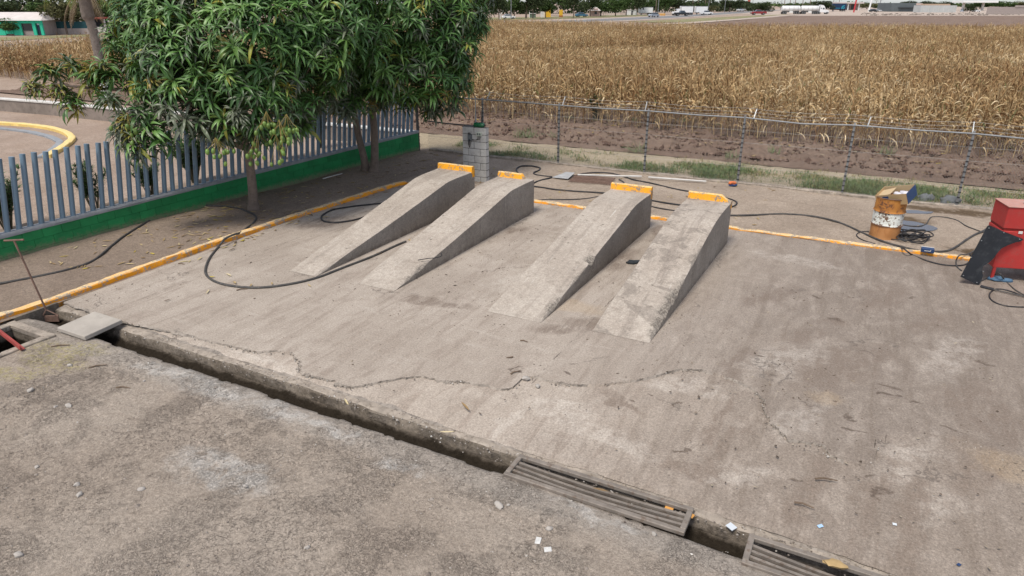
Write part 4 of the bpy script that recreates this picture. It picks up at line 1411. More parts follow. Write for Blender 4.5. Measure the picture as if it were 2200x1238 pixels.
# ------------------------------------------------------------------ litter on the near ground
M_litter = plain('white litter', (.54, .57, .60), .5, .08, 6, bump=.2)
M_chip = plain('painted chip of plaster', (.5, .49, .47), .8, .3, 9, (.3, .29, .28), .5, .4, 60)
for px, py, sx, sy, a, lab, nm, cat in ((1156, 1163, .09, .055, 75, 'white paint chip on the dirt, upper of the two near the bottom', 'paint_chip', 'paint chip'), (1177, 1182, .075, .06, 5, 'white paint chip on the dirt, lower of the two near the bottom', 'paint_chip', 'paint chip')):
    part(nm, MB().box((0, 0, .008), (sx, sy, .012), .003), M_chip, loc=tuple(G(px, py, near_z(*GU(px, py).xy))), rot=(R(4), R(-3), R(a)), label=lab, category=cat)
part('paper_scrap', MB().box((0, 0, .004), (.09, .085, .004), 0), M_litter, loc=tuple(G(1571, 1132, -.03)), rot=(R(8), R(5), R(38)), label='white square paper scrap on the drain edge between the gratings', category='paper')
part('paper_scrap', MB().box((0, 0, .006), (.06, .035, .006), .001), plain('pale blue litter', (.35, .5, .68), .5), loc=tuple(G(1762, 1131, .004)), rot=(R(10), 0, R(20)), label='small pale blue scrap on the slab above the second grating', category='litter')
part('paper_scrap', MB().box((0, 0, .005), (.04, .03, .006), .001), M_litter, loc=tuple(G(1922, 1127, .004)), rot=(R(6), 0, R(-20)), label='tiny white scrap on the slab near the right bottom', category='litter')
part('paper_scrap', MB().box((0, 0, .005), (.045, .03, .004), .001), M_blue, loc=tuple(G(2060, 1214, .004)), rot=(0, R(5), R(30)), label='small blue scrap on the slab in the bottom right corner', category='litter')
M_straw = plain('dry leaf', (.36, .25, .12), .8, .25, 9)
M_oran = plain('orange peel plastic', (.55, .27, .07), .6)
part('dry_leaf', MB().blob((0, 0, .03), (.12, .06, .03), 77, sub=2), M_straw, loc=tuple(G(1795, 1218, .03)), rot=(0, 0, R(-20)), smooth=True, label='curled dry brown leaf lying on the second grating', category='leaf')
part('orange_scrap', MB().box((0, 0, .01), (.09, .05, .012), .002), M_oran, loc=tuple(G(1437, 1095, -.05)), rot=(R(10), 0, R(-30)), label='orange scrap caught under the top rail of the grating', category='litter')
part('orange_scrap', MB().box((0, 0, .01), (.06, .04, .012), .002), M_oran, loc=tuple(G(1486, 1110, -.02)), rot=(R(10), 0, R(50)), label='orange scrap beside the right end of the first grating', category='litter')
M_stone = plain('pale stone', (.34, .31, .28), .9, .2, 9, bump=.4)
st_ = [(150, 787, .045), (67, 840, .05), (147, 874, .05), (166, 1043, .04), (80, 1005, .035), (304, 1053, .04), (171, 1065, .045), (40, 1195, .05), (120, 875, .03), (1072, 1089, .06), (1092, 1086, .025), (1155, 831, .045), (1130, 815, .06), (310, 820, .025), (527, 1046, .03), (660, 1178, .03), (1405, 1148, .03), (1180, 1138, .04)]
for i, (px, py, r_) in enumerate(st_):
    q = GU(px, py)
    z = near_z(q.x, q.y) if q.y < V_DR else .01
    part('stone', MB().blob((0, 0, r_ * .3), (r_, r_ * .72, r_ * .6), 500 + i, sub=2), M_stone, loc=tuple(G(px, py, z)), rot=(0, 0, i * 1.3), smooth=True, angle=60,
         label='small pale loose stone lying on the trampled ground', category='stone', group='loose pale stones on the ground')
for i, (px, py, L, a) in enumerate(((210, 787, .24, 28), (265, 833, .2, 0), (130, 743, .26, 15), (1107, 800, .16, 35), (1126, 733, .13, -20), (1095, 768, .1, 200), (1775, 1030, .24, -6), (1728, 1085, .2, -25), (520, 622, .2, 25), (390, 567, .15, -10), (912, 549, .1, 30))):
    q = GU(px, py)
    z = (near_z(q.x, q.y) if q.y < V_DR else TOP) + .012
    part('twig', MB().tube([(-L / 2, 0, 0), (-L * .1, .012, .008), (L / 2, -.01, 0)], [.012, .010, .006], 6), plain('dry twig', (.14, .10, .07), .9) if i == 0 else bpy.data.materials['dry twig'], loc=tuple(G(px, py, z)), rot=(0, 0, R(a)), smooth=True,
         label='short dry brown twig lying on the ground', category='twig', group='dry twigs scattered over the yard')

# fine gravel and clods over the near dirt
mb = MB()
i = 0
while i < 20000:
    u, v = dr.uniform(-12.4, 5.0), dr.uniform(-1.2, 5.7)
    w_ = float(fbm(u * .7, v * .7, 90, 3)) + .3 * float(vn(u * 3, v * 3, 95))
    if dr.random() > .15 + 1.7 * max(0, w_ + .12):
        continue
    i += 1
    if PIT[0] < u < PIT[1] and PIT[2] < v < PIT[3]:
        continue
    r_ = abs(dr.gauss(0, .0055)) + .003
    if dr.random() < .02:
        r_ *= 2.2
    z = near_z(u, v) + r_ * .25
    a = [dr.uniform(.55, 1.25) * r_ for _ in range(6)]
    mb.add([(u + a[0], v, z), (u, v + a[1], z), (u - a[2], v, z), (u, v - a[3], z), (u, v, z + a[4] * .8), (u, v, z - a[5])],
           [[0, 1, 4], [1, 2, 4], [2, 3, 4], [3, 0, 4], [1, 0, 5], [2, 1, 5], [3, 2, 5], [0, 3, 5]], 0, min(1, max(0, dr.gauss(.42, .2) + (.4 if dr.random() < .03 else 0))))
part('gravel', mb, M_grav, rot=(0, 0, YAW), kind='stuff')
# bits of grit and crumbs on the slab
mb = MB()
M_crumb = tinted('dark crumb', [(0, (.06, .047, .037)), (.6, (.15, .115, .09)), (1, (.34, .29, .22))], .95, 0, .1)
i = 0
while i < 2800:
    u, v = dr.uniform(-12.3, 4.5), dr.uniform(6.5, 16.3)
    if dr.random() > .05 + 1.6 * max(0, float(fbm(u * .6, v * .6, 120, 4)) - .02) + .25 * (u > -1.5 and v < 10):
        continue
    i += 1
    r_ = abs(dr.gauss(0, .0055)) + .003
    z = TOP + r_ * .2
    L_, an = dr.uniform(1, 2.6), dr.uniform(0, 3.14)
    c_, s_ = math.cos(an) * r_, math.sin(an) * r_
    mb.add([(u + c_ * L_, v + s_ * L_, z), (u - s_, v + c_, z), (u - c_ * L_, v - s_ * L_, z), (u + s_, v - c_, z), (u, v, z + r_ * .7)], [[0, 1, 4], [1, 2, 4], [2, 3, 4], [3, 0, 4]], 0, dr.random())
part('grit', mb, M_crumb, rot=(0, 0, YAW), kind='stuff')

# ================================================================== dry maize field
M_corn = tinted('dry maize', [(0, (.10, .043, .016)), (.2, (.195, .105, .045)), (.45, (.345, .22, .103)), (.68, (.50, .365, .195)), (.86, (.66, .53, .345)), (.93, (.13, .15, .05)), (1, (.10, .13, .04))], .75, .28, .2, .12)


# plants differ from patch to patch of the field
t_ = M_corn.node_tree
oi_ = t_.nodes.new('ShaderNodeObjectInfo')
nn_ = t_.nodes.new('ShaderNodeTexNoise')
nn_.inputs['Scale'].default_value = .11
nn_.inputs['Detail'].default_value = 4
t_.links.new(oi_.outputs['Location'], nn_.inputs['Vector'])
mp_ = t_.nodes.new('ShaderNodeMapRange')
for k_, v_ in zip((1, 2, 3, 4), (.35, .65, -.13, .13)):
    mp_.inputs[k_].default_value = v_
t_.links.new(nn_.outputs['Fac'], mp_.inputs[0])
ad_ = t_.nodes.new('ShaderNodeMath')
rp_ = [n_q for n_q in t_.nodes if n_q.type == 'VALTORGB'][0]
src_ = rp_.inputs[0].links[0].from_socket
t_.links.new(src_, ad_.inputs[0])
t_.links.new(mp_.outputs[0], ad_.inputs[1])
mn_ = t_.nodes.new('ShaderNodeMath')
mn_.operation = 'MINIMUM'
mn_.inputs[1].default_value = .87
t_.links.new(ad_.outputs[0], mn_.inputs[0])
gt_ = t_.nodes.new('ShaderNodeMath')
gt_.operation = 'GREATER_THAN'
gt_.inputs[1].default_value = .89
t_.links.new(src_, gt_.inputs[0])
mx_ = t_.nodes.new('ShaderNodeMix')
t_.links.new(gt_.outputs[0], mx_.inputs[0])
t_.links.new(mn_.outputs[0], mx_.inputs[2])
t_.links.new(src_, mx_.inputs[3])
t_.links.new(mx_.outputs[0], rp_.inputs[0])


def blade(mb, p, az, L, w, el, bend, tw, tint, n=5):
    """a strap leaf that starts at p, heads off along az at elevation el and bends over"""
    vs_ = []
    q = Vector(p)
    h = Vector((math.cos(az), math.sin(az), 0))
    sd_ = Vector((-math.sin(az), math.cos(az), 0))
    for i in range(n + 1):
        f = i / n
        e = el - bend * f ** 1.3
        d = h * math.cos(e) + Vector((0, 0, 1)) * math.sin(e)
        nrm = h * -math.sin(e) + Vector((0, 0, 1)) * math.cos(e)
        ww = w * (.55 + .9 * f if f < .4 else 1.1 * (1 - f) ** .8 * 1.3) * .5
        t_ = tw * f
        s_ = sd_ * math.cos(t_) + nrm * math.sin(t_)
        vs_ += [q - s_ * ww, q + s_ * ww]
        q = q + d * (L / n)
    mb.add([tuple(v) for v in vs_], [[i * 2, i * 2 + 1, i * 2 + 3, i * 2 + 2] for i in range(n)], 0, tint)


def maize(seed):
    r_ = random.Random(seed)
    mb = MB()
    H_ = r_.uniform(1.75, 2.3)
    lx, ly = r_.gauss(0, .16), r_.gauss(0, .16)
    st = lambda z: Vector((lx * (z / 2) ** 2 + .015 * math.sin(z * 4 + seed), ly * (z / 2) ** 2, z))
    mb.tube([st(0), st(.5), st(1.0), st(1.5), st(H_)], [.014, .013, .011, .008, .004], 4, False, tint=r_.choice([.5, .6, .7, .3]))
    az = r_.uniform(0, 6.28)
    nl = r_.randint(16, 20)
    for i in range(nl):
        z = .34 + (H_ - .47) * i / (nl - 1)
        az += math.pi + r_.gauss(0, .5)
        up = z / H_
        green = r_.random() < .045
        t_ = r_.uniform(.91, 1) if green else min(.86, max(0, r_.gauss(.26 + .30 * up, .17)))
        blade(mb, st(z), az, r_.uniform(.34, .66) * (1.05 - .25 * up), r_.uniform(.03, .052), r_.uniform(.85, 1.4), r_.uniform(2.1, 3.1) if r_.random() < .62 else r_.uniform(.3, 1.2), r_.gauss(0, 1.4), t_)
    for k in range(r_.randint(1, 2)):                                   # husked ears
        z = r_.uniform(.75, 1.15)
        a = r_.uniform(0, 6.28)
        d = Vector((math.cos(a), math.sin(a), r_.uniform(-.9, .6))).normalized()
        p = st(z)
        mb.tube([p, p + d * .05, p + d * .14, p + d * .24], [.012, .034, .032, .008], 5, False, tint=r_.uniform(.6, .84))
    for k in range(5):                                                  # tassel
        a = r_.uniform(0, 6.28)
        d = Vector((math.cos(a) * .45, math.sin(a) * .45, 1)).normalized()
        p = st(H_ - .03)
        blade(mb, p, a, r_.uniform(.18, .3), .016, 1.2, r_.uniform(.2, 1.1), 0, r_.uniform(.25, .6), 2)
    if r_.random() < .5:                                                # broken leaves trailing to the ground
        a = r_.uniform(0, 6.28)
        blade(mb, st(.45), a, .75, .04, .2, 1.9, .6, .78)
    return mb.mesh('maize', [M_corn])


maizes = [maize(800 + i) for i in range(10)]
fA, fB, fC = G(0, 169), G(980, 252), G(2200, 354)
fD = fC + (fC - fB) * .7


def front_line(x):
    for a, b in ((fA, fB), (fB, fC), (fC, fD)):
        if x <= b.x or b is fD:
            return a.y + (b.y - a.y) * (x - a.x) / (b.x - a.x)


poly = [(fA.x * 1.6, fA.y * 1.27), (-66, 76), (A(-60, 9, 59.5).x, 59.5), (A(0, 9, 60.0).x, 60.0), (A(60, 9, 62.5).x, 62.5), (A(150, 9, 67.5).x, 67.5), (A(225, 9, 75).x, 75), (-26, 92), (-3.4, 135), (28.5, 114), (40, 106.5), (71, 102.5), (92, 84), (fD.x + 1, fD.y - 1), (fC.x - .5, fC.y - .5), (fB.x - .5, fB.y - .5), (fA.x, fA.y - .5)]


def inside(x, y):
    c = False
    j = len(poly) - 1
    for i in range(len(poly)):
        xi, yi = poly[i]
        xj, yj = poly[j]
        if (yi > y) != (yj > y) and x < (xj - xi) * (y - yi) / (yj - yi) + xi:
            c = not c
        j = i
    return c


lanes = [[G(1020, 122, 1.), G(1250, 112, 1.), G(1450, 106, 1.), G(1640, 103, 1.)], [G(1290, 66, 1.), G(1520, 70, 1.), G(1700, 80, 1.), G(1890, 103, 1.)]]
lane_pts = []
for ln in lanes:
    lane_pts += [(p.x, p.y) for p in catmull(ln, 14)]
lane_np = np.array(lane_pts)
row_d = (fC - fB).normalized()
row_n = Vector((-row_d.y, row_d.x, 0))
C_ = []
cr_ = np.random.RandomState(4)
o0 = fB
for k in range(0, 150):
    off = .1 + k * .78
    for s in np.arange(-95, 75, .25):
        s2 = s + cr_.normal(0, .06)
        o2 = off + cr_.normal(0, .07)
        x, y = o0.x + row_d.x * s2 + row_n.x * o2, o0.y + row_d.y * s2 + row_n.y * o2
        if abs(x) > y * .86 + 3:
            continue
        C_.append((x, y))
C_ = np.array(C_)
kp = np.array([inside(x, y) for x, y in C_])
C_ = C_[kp]
d_l = np.min(np.hypot(C_[:, None, 0] - lane_np[None, ::2, 0], C_[:, None, 1] - lane_np[None, ::2, 1]), axis=1)
fl = np.array([front_line(x) for x in C_[:, 0]])
C_ = C_[C_[:, 1] > fl + .15 * cr_.rand(len(C_))]
front = np.abs((C_[:, 0] - fB.x) * row_n.x + (C_[:, 1] - fB.y) * row_n.y)
dist = np.hypot(C_[:, 0], C_[:, 1])
seen = (np.abs(C_[:, 0]) < C_[:, 1] * .74)
score = np.where(seen & (C_[:, 0] > -3.5), dist + front * 3.0, 1e6)
order = np.argsort(score)
near_i, far_i = order[:300], order[300:]
hk = np.ones(len(C_))
for ln in lanes:
    lx_ = np.array([p.x for p in ln])
    ly_ = np.array([p.y for p in ln])
    dy = np.interp(C_[:, 0], lx_, ly_) + 1.2 * fbm(C_[:, 0] * .3, C_[:, 1] * 0, 180, 2) - C_[:, 1]
    ed = np.clip((C_[:, 0] - lx_[0] + 6) / 6, 0, 1) * np.clip((lx_[-1] + 5 - C_[:, 0]) / 8, 0, 1)
    hk *= 1 - .42 * np.where((dy > 0) & (dy < 16), 1 - dy / 16, 0) * ed

protos = []
for q, i in enumerate(near_i):
    me = maizes[q % len(maizes)]
    o = put('maize_plant', me, None, (C_[i, 0], C_[i, 1], .04), (cr_.normal(0, .06), cr_.normal(0, .06), cr_.rand() * 6.28),
            label='dry brown maize plant in the front rows of the field facing the fence', category='maize plant', group='maize plants at the field edge')
    k = .92 + .2 * cr_.rand()
    o.scale = (k, k, k * (.95 + .1 * cr_.rand()))
    if q < len(maizes):
        protos.append(o)


def scatter(name, pts, rots, scl, idx, objs, **pr):
    """one object that repeats already standing plants on given spots"""
    me = bpy.data.meshes.new(name)
    me.vertices.add(len(pts))
    me.vertices.foreach_set('co', np.asarray(pts, np.float32).ravel())
    for nm, ar in (('rx', rots[:, 0]), ('ry', rots[:, 1]), ('rz', rots[:, 2]), ('sc', scl)):
        me.attributes.new(nm, 'FLOAT', 'POINT').data.foreach_set('value', ar.astype(np.float32))
    me.attributes.new('ix', 'INT', 'POINT').data.foreach_set('value', idx.astype(np.int32))
    o = put(name, me, **pr)
    ng = bpy.data.node_groups.new(name, 'GeometryNodeTree')
    ng.interface.new_socket('Geometry', in_out='INPUT', socket_type='NodeSocketGeometry')
    ng.interface.new_socket('Geometry', in_out='OUTPUT', socket_type='NodeSocketGeometry')
    N, L = ng.nodes, ng.links
    gi, go = N.new('NodeGroupInput'), N.new('NodeGroupOutput')
    join = N.new('GeometryNodeGeometryToInstance')
    for ob in reversed(objs):
        oi = N.new('GeometryNodeObjectInfo')
        oi.inputs['Object'].default_value = ob
        L.new(oi.outputs['Geometry'], join.inputs[0])
    ip = N.new('GeometryNodeInstanceOnPoints')
    ip.inputs['Pick Instance'].default_value = True

    def at(nm, ty='FLOAT'):
        a = N.new('GeometryNodeInputNamedAttribute')
        a.data_type = ty
        a.inputs['Name'].default_value = nm
        return a.outputs['Attribute']
    cx = N.new('ShaderNodeCombineXYZ')
    for k, nm in enumerate(('rx', 'ry', 'rz')):
        L.new(at(nm), cx.inputs[k])
    L.new(gi.outputs[0], ip.inputs['Points'])
    L.new(join.outputs[0], ip.inputs['Instance'])
    L.new(at('ix', 'INT'), ip.inputs['Instance Index'])
    L.new(cx.outputs[0], ip.inputs['Rotation'])
    L.new(at('sc'), ip.inputs['Scale'])
    L.new(ip.outputs[0], go.inputs[0])
    md = o.modifiers.new('scatter', 'NODES')
    md.node_group = ng
    return o


n_ = len(far_i)
scatter('maize_field', np.stack([C_[far_i, 0], C_[far_i, 1], np.zeros(n_)], -1), np.stack([cr_.normal(0, .07, n_), cr_.normal(0, .07, n_), cr_.rand(n_) * 6.28], -1),
        (.9 + .22 * cr_.rand(n_)) * hk[far_i], cr_.randint(0, len(protos), n_), protos, kind='stuff')
print('maize', len(C_))

# ================================================================== mango trees
M_mango = tinted('mango leaf', [(0, (.095, .11, .072)), (.22, (.13, .15, .095)), (.3, (.036, .09, .022)), (.55, (.07, .155, .034)), (.78, (.125, .225, .055)), (.84, (.24, .25, .035)), (1, (.26, .17, .04))], .42, .18, .45, .12)
M_mangoi = bpy.data.materials['mango leaf']


def rosette(seed, tint, L0=.51):
    """a spray of drooping mango leaves round a twig end"""
    r_ = random.Random(seed)
    mb = MB()
    n = r_.randint(14, 18)
    mb.tube([(0, 0, -.22), (.01, 0, -.1), (0, 0, .02)], [.010, .008, .006], 4, False, tint=.1)
    for i in range(n):
        az = i * 2.4 + r_.gauss(0, .2)
        lay = i / n
        L = L0 * r_.uniform(.75, 1.1) * (1.0 - .25 * lay)
        el = r_.uniform(-.25, .3) + .75 * lay
        bend = r_.uniform(1.1, 1.8) + (.3 if lay < .4 else 0)
        w = L * r_.uniform(.125, .155)
        h = Vector((math.cos(az), math.sin(az), 0))
        sdv = Vector((-math.sin(az), math.cos(az), 0))
        q = Vector((h.x * .01, h.y * .01, -.12 + .13 * lay))
        seg = 6
        wid = [.06, .55, .95, 1.0, .8, .42, .02]
        roll = r_.gauss(0, .25)
        vs_ = []
        tl = []
        for k in range(seg + 1):
            f = k / seg
            e = el - bend * f ** 1.2
            d = h * math.cos(e) + Vector((0, 0, 1)) * math.sin(e)
            nn = h * -math.sin(e) + Vector((0, 0, 1)) * math.cos(e)
            ss_ = sdv * math.cos(roll) + nn * math.sin(roll)
            ww = w * wid[k] * .5
            lift = nn * (ww * .45)
            vs_ += [q - ss_ * ww + lift, q.copy(), q + ss_ * ww + lift]
            q = q + d * (L / seg)
        tt = min(1, max(0, tint + r_.gauss(0, .045)))
        fs = []
        for k in range(seg):
            fs += [[k * 3, k * 3 + 1, k * 3 + 4, k * 3 + 3], [k * 3 + 1, k * 3 + 2, k * 3 + 5, k * 3 + 4]]
        mb.add([tuple(v) for v in vs_], fs, 0, tt)
    return mb


kinds = dict(green=[rosette(900 + i, .36 + .08 * i) for i in range(6)], dusty=[rosette(920 + i, .14 + .05 * i, .46) for i in range(3)], young=[rosette(930 + i, .86 + .04 * i, .36) for i in range(3)])
kmesh = {k: [m.mesh('leaf_spray', [M_mango], True, 180) for m in v] for k, v in kinds.items()}
knp = {k: [(np.array(m.v), m.f, np.array(m.t)) for m in v] for k, v in kinds.items()}


def mango(label, base, trunks, blobs, seed, dens, limbs, fruit, low):
    r_ = random.Random(seed)
    t = thing('mango_tree', label, 'tree', base)
    B = Vector(base)
    for P, r0, r1 in trunks:
        P = catmull(P, 5)
        rr = [r0 + (r1 - r0) * i / (len(P) - 1) for i in range(len(P))]
        rr[0] *= 1.45
        rr[1] *= 1.2
        mb = MB()
        mb.tube([p - B for p in P], rr, 12)
        part('trunk', mb, M_bark, t, smooth=True)
    cs_ = [(A(a, b, Y), r) for a, b, Y, r in blobs]
    for P in limbs:
        mb = MB()
        mb.tube([p - B for p in catmull(P, 5)], [.075 - .055 * i / (5 * (len(P) - 1)) for i in range(5 * (len(P) - 1) + 1)], 7)
        part('limb', mb, M_bark, t, smooth=True)
    spots = []
    camv = Vector((0, 0, CAM_H))
    for bi, (c, r) in enumerate(cs_):
        n = max(int(dens * r * r * 12.6), 5)
        for i in range(n):
            v = Vector((r_.gauss(0, 1), r_.gauss(0, 1), r_.gauss(.15, 1))).normalized()
            p = c + v * r * (1 + r_.gauss(0, .07))
            if r > .2 and any((p - c2).length < r2 * .82 for j, (c2, r2) in enumerate(cs_) if j != bi):
                continue
            spots.append((p, v, True))
        for i in range(int(dens * .8 * r ** 3)):
            v = Vector((r_.gauss(0, 1), r_.gauss(0, 1), r_.gauss(0, 1))).normalized()
            spots.append((c + v * r * (.45 + .4 * r_.random()), v, False))
    items = []
    for p, v, outer in spots:
        ax = (v * (.8 if v.z > -.3 else .45) + Vector((r_.gauss(0, .15), r_.gauss(0, .15), .9))).normalized()
        tw = r_.uniform(0, 6.28)
        q = ax.to_track_quat('Z', 'Y').to_matrix().to_4x4()
        k = r_.uniform(.68, 1.18)
        Mx = Matrix.Translation(p - B) @ q @ Matrix.Rotation(tw, 4, 'Z') @ Matrix.Scale(k, 4)
        lowf = p.z < low[1]
        x = r_.random()
        kind = 'dusty' if x < (.5 if lowf else .17) else ('young' if x > (.76 if p.x < low[0] else .975) else 'green')
        w = camv - p
        vis = v.dot(w.normalized()) > -.15 and outer
        sc = (p - camv).length - (6 if vis else 0)
        if p.z > CAM_H + .1 * p.y:
            sc += 8
        items.append((sc, kind, r_.randrange(len(kmesh[kind])), Mx))
    items.sort(key=lambda i: i[0])
    near, rest = items[:300], items[300:]
    for sc, kind, i, Mx in near:
        o = put('leaf_spray', kmesh[kind][i], t)
        o.matrix_local = Mx
        if kind == 'young':
            o['label'] = 'yellow green spray of young leaves'
    VV, FF, TT, off = [], [], [], 0
    for sc, kind, i, Mx in rest:
        v, f, tt = knp[kind][i]
        m = np.array(Mx)
        VV.append(v @ m[:3, :3].T + m[:3, 3])
        FF.append(np.array([q for q in f if len(q) == 4]) + off)
        TT.append(tt)
        off += len(v)
    np_mesh('foliage', np.concatenate(VV), np.concatenate(FF), M_mango, smooth=True, tint=np.concatenate(TT), parent=t, kind='stuff')
    # hanging fruit on thin stalks
    for px, py, Y, n in fruit:
        c = A(px, py, Y) - B
        stalk = MB()
        for i in range(n):
            e = c + Vector((r_.gauss(0, .13), r_.gauss(0, .10), -.05 - abs(r_.gauss(0, .16))))
            stalk.tube([c + Vector((0, 0, .22)), c + (e - c) * .5 + Vector((0, 0, .09)), e + Vector((0, 0, .05))], .005, 4, False, tint=.97)
            o = put('mango', fruit_me, t, tuple(e), (r_.gauss(0, .2), r_.gauss(0, .2), r_.uniform(0, 6)))
            k = r_.uniform(.85, 1.15)
            o.scale = (k, k, k)
        part('fruit_stalks', stalk, M_stalk, t)
    print(label, len(items))
    return t


M_fruit = plain('unripe mango', (.12, .195, .04), .4, .2, 6, rand=.2, spec=.4)
M_stalk = plain('fruit stalk', (.25, .19, .06), .7)
fm = MB()
fm.lathe([(0, -.062), (.024, -.052), (.040, -.02), (.042, .015), (.030, .048), (.012, .058), (0, .06)], 10)
fruit_me = fm.mesh('mango', [M_fruit], True, 180)

T1 = G(545, 452, .03)
trunk1 = [G(545, 452, 0), A(542, 400, T1.y), A(536, 350, T1.y - .02), A(528, 310, T1.y), A(500, 230, T1.y + .1), A(480, 120, T1.y + .2)]
bl1 = [(350, 60, 17.6, 1.0), (430, 40, 17.0, 1.25), (525, 110, 16.3, 1.2), (400, 140, 16.2, 1.0), (600, 60, 17.5, 1.3), (640, 145, 17, 1.0), (700, 50, 18, 1.25), (330, 150, 16.6, .55), (515, 200, 15.9, .85),
       (590, 225, 16.1, .65), (405, 225, 15.7, .6), (450, 262, 16, .45), (262, 118, 16.4, .28), (325, 225, 15.6, .3), (545, 262, 16.2, .4), (500, -70, 18, 1.8), (370, -60, 18.2, 1.3), (650, -60, 18.6, 1.6), (500, 60, 19, 1.8),
       (655, 265, 17.0, .15), (290, 30, 18.0, .5), (255, 70, 17.8, .25), (75, 188, 16.2, .14), (108, 160, 16.2, .14), (150, 142, 16.2, .14), (188, 150, 16.2, .14), (128, 196, 16.2, .14), (160, 222, 16.2, .14), (200, 178, 16.2, .14), (222, 148, 16.2, .14), (240, 175, 16.2, .14), (235, 215, 15.3, .14), (262, 250, 15.3, .14), (300, 240, 15.3, .14), (282, 292, 15.3, .14), (255, 272, 15.3, .14), (302, 322, 15.3, .14), (328, 268, 15.3, .14), (345, 300, 15.3, .14)]
lim1 = [[A(528, 310, T1.y), A(450, 240, 17.0), A(330, 200, 16.6), A(200, 190, 16.3), A(110, 180, 16.1)],
        [A(530, 320, T1.y), A(420, 280, 16.6), A(330, 265, 16), A(290, 290, 15.5)],
        [A(526, 300, T1.y), A(600, 230, 17.3), A(680, 120, 17.8), A(720, 40, 18)],
        [A(510, 260, T1.y), A(400, 160, 17.4), A(320, 80, 17.6)],
        [A(515, 270, T1.y), A(540, 200, 16.8), A(560, 120, 16.8)]]
mango('large mango tree with a single trunk, green fruit hanging low before the fence', tuple(T1), [(trunk1, .125, .07)], bl1, 21, 9.3, lim1,
      [(575, 262, 15.0, 9), (602, 280, 14.9, 8), (555, 300, 15.2, 6), (466, 318, 15.0, 9), (278, 265, 14.9, 5), (618, 268, 15.0, 7), (548, 325, 15.4, 6), (595, 310, 15.1, 6)], (-8.2, 3.0))

T2 = G(800, 369, .03)
tA = [G(786, 369, 0), A(782, 340, T2.y), A(772, 300, T2.y + .05), A(762, 250, T2.y + .1), A(752, 190, T2.y + .1), A(740, 110, T2.y)]
tB = [G(803, 371, 0), A(805, 335, T2.y), A(804, 280, T2.y), A(800, 220, T2.y), A(810, 150, T2.y), A(830, 60, T2.y)]
bl2 = [(760, 50, 20, 1.35), (860, 45, 20, 1.35), (938, 30, 20.6, 1.25), (990, 70, 21, .65), (800, 135, 19.6, 1.05), (900, 125, 20, 1.1), (945, 160, 20.6, .8), (720, 165, 19.1, .85), (930, 205, 20.6, .5), (860, 170, 20.6, .7),
       (700, 205, 19, .5), (760, -40, 21, 1.7), (900, -50, 21, 1.7), (985, -10, 21.6, .95), (790, 90, 22, 1.5), (860, 60, 22.6, 1.5), (740, 235, 19.0, .3), (975, 200, 20.6, .42), (800, 195, 20.6, .5), (700, 95, 18.9, .8)]
lim2 = [[A(762, 250, T2.y + .1), A(725, 200, 20.6), A(700, 170, 19.8)], [A(802, 240, T2.y), A(860, 180, 21), A(930, 150, 20.8)], [A(806, 180, T2.y), A(870, 110, 21), A(960, 60, 21)]]
mango('second mango tree with a forked twin trunk at the far end of the tube fence', tuple(T2), [(tA, .13, .07), (tB, .135, .08)], bl2, 22, 8.6, lim2, [(797, 235, 20.2, 4)], (-99, 2.55))

# ================================================================== fallen leaves, weeds, shrubs, palm
M_fall = tinted('fallen leaf', [(0, (.10, .065, .04)), (.4, (.24, .16, .08)), (.7, (.40, .30, .15)), (.9, (.52, .44, .28)), (1, (.42, .33, .06))], .8, 0, .2)
mb = MB()
lr = random.Random(33)


def fallen(u, v, z, k=1):
    L, w = lr.uniform(.1, .24) * k, lr.uniform(.02, .045) * k
    a = lr.uniform(0, 6.28)
    d, s_ = Vector((math.cos(a), math.sin(a), 0)), Vector((-math.sin(a), math.cos(a), 0))
    c = lr.uniform(.1, .4)
    P = []
    for i, (f, ww) in enumerate(((-.5, .1), (-.2, .9), (.15, 1), (.5, .05))):
        zc = z + .008 + c * L * (f * f * 1.1) * lr.uniform(.3, 1)
        b = Vector((u, v, zc)) + d * (L * f)
        P += [b - s_ * w * ww * .5 + Vector((0, 0, .3 * w * ww)), b, b + s_ * w * ww * .5 + Vector((0, 0, .3 * w * ww))]
    mb.add([tuple(q) for q in P], [[i * 3 + j, i * 3 + j + 1, i * 3 + j + 4, i * 3 + j + 3] for i in range(3) for j in range(2)], 0, min(1, max(0, lr.gauss(.6, .24))))


for i in range(900):
    x = lr.random()
    if x < .62:
        u, v = lr.uniform(-15.3, -12.75), lr.uniform(7.5, 20.8)
    elif x < .8:
        u, v = lr.uniform(-13, -9), lr.gauss(18.5, 1.2)
    elif x < .9:
        u, v = -12.33 + abs(lr.gauss(0, .12)), lr.uniform(8.5, 16.2)
    else:
        u, v = lr.uniform(-9.5, -2), lr.uniform(16.8, 20.9)
    if lr.random() > .3 + 1.4 * max(0, float(fbm(u * .9, v * .9, 130, 3)) + .15) or v > 20.95:
        continue
    on = u > -12.42 and v < 16.35
    fallen(u, v, TOP if on else yard_z(u, v))
for px, py in ((505, 612), (540, 618), (585, 614), (665, 618), (447, 632), (360, 650), (430, 560), (455, 600), (492, 595), (523, 520), (500, 540), (1000, 880), (745, 870), (960, 935), (450, 520), (700, 470), (1290, 1060), (880, 520), (815, 548), (800, 540)):
    q = GU(px, py)
    fallen(q.x, q.y, TOP + .01, 1.0)
part('leaf_litter', mb, M_fall, rot=(0, 0, YAW), kind='stuff')

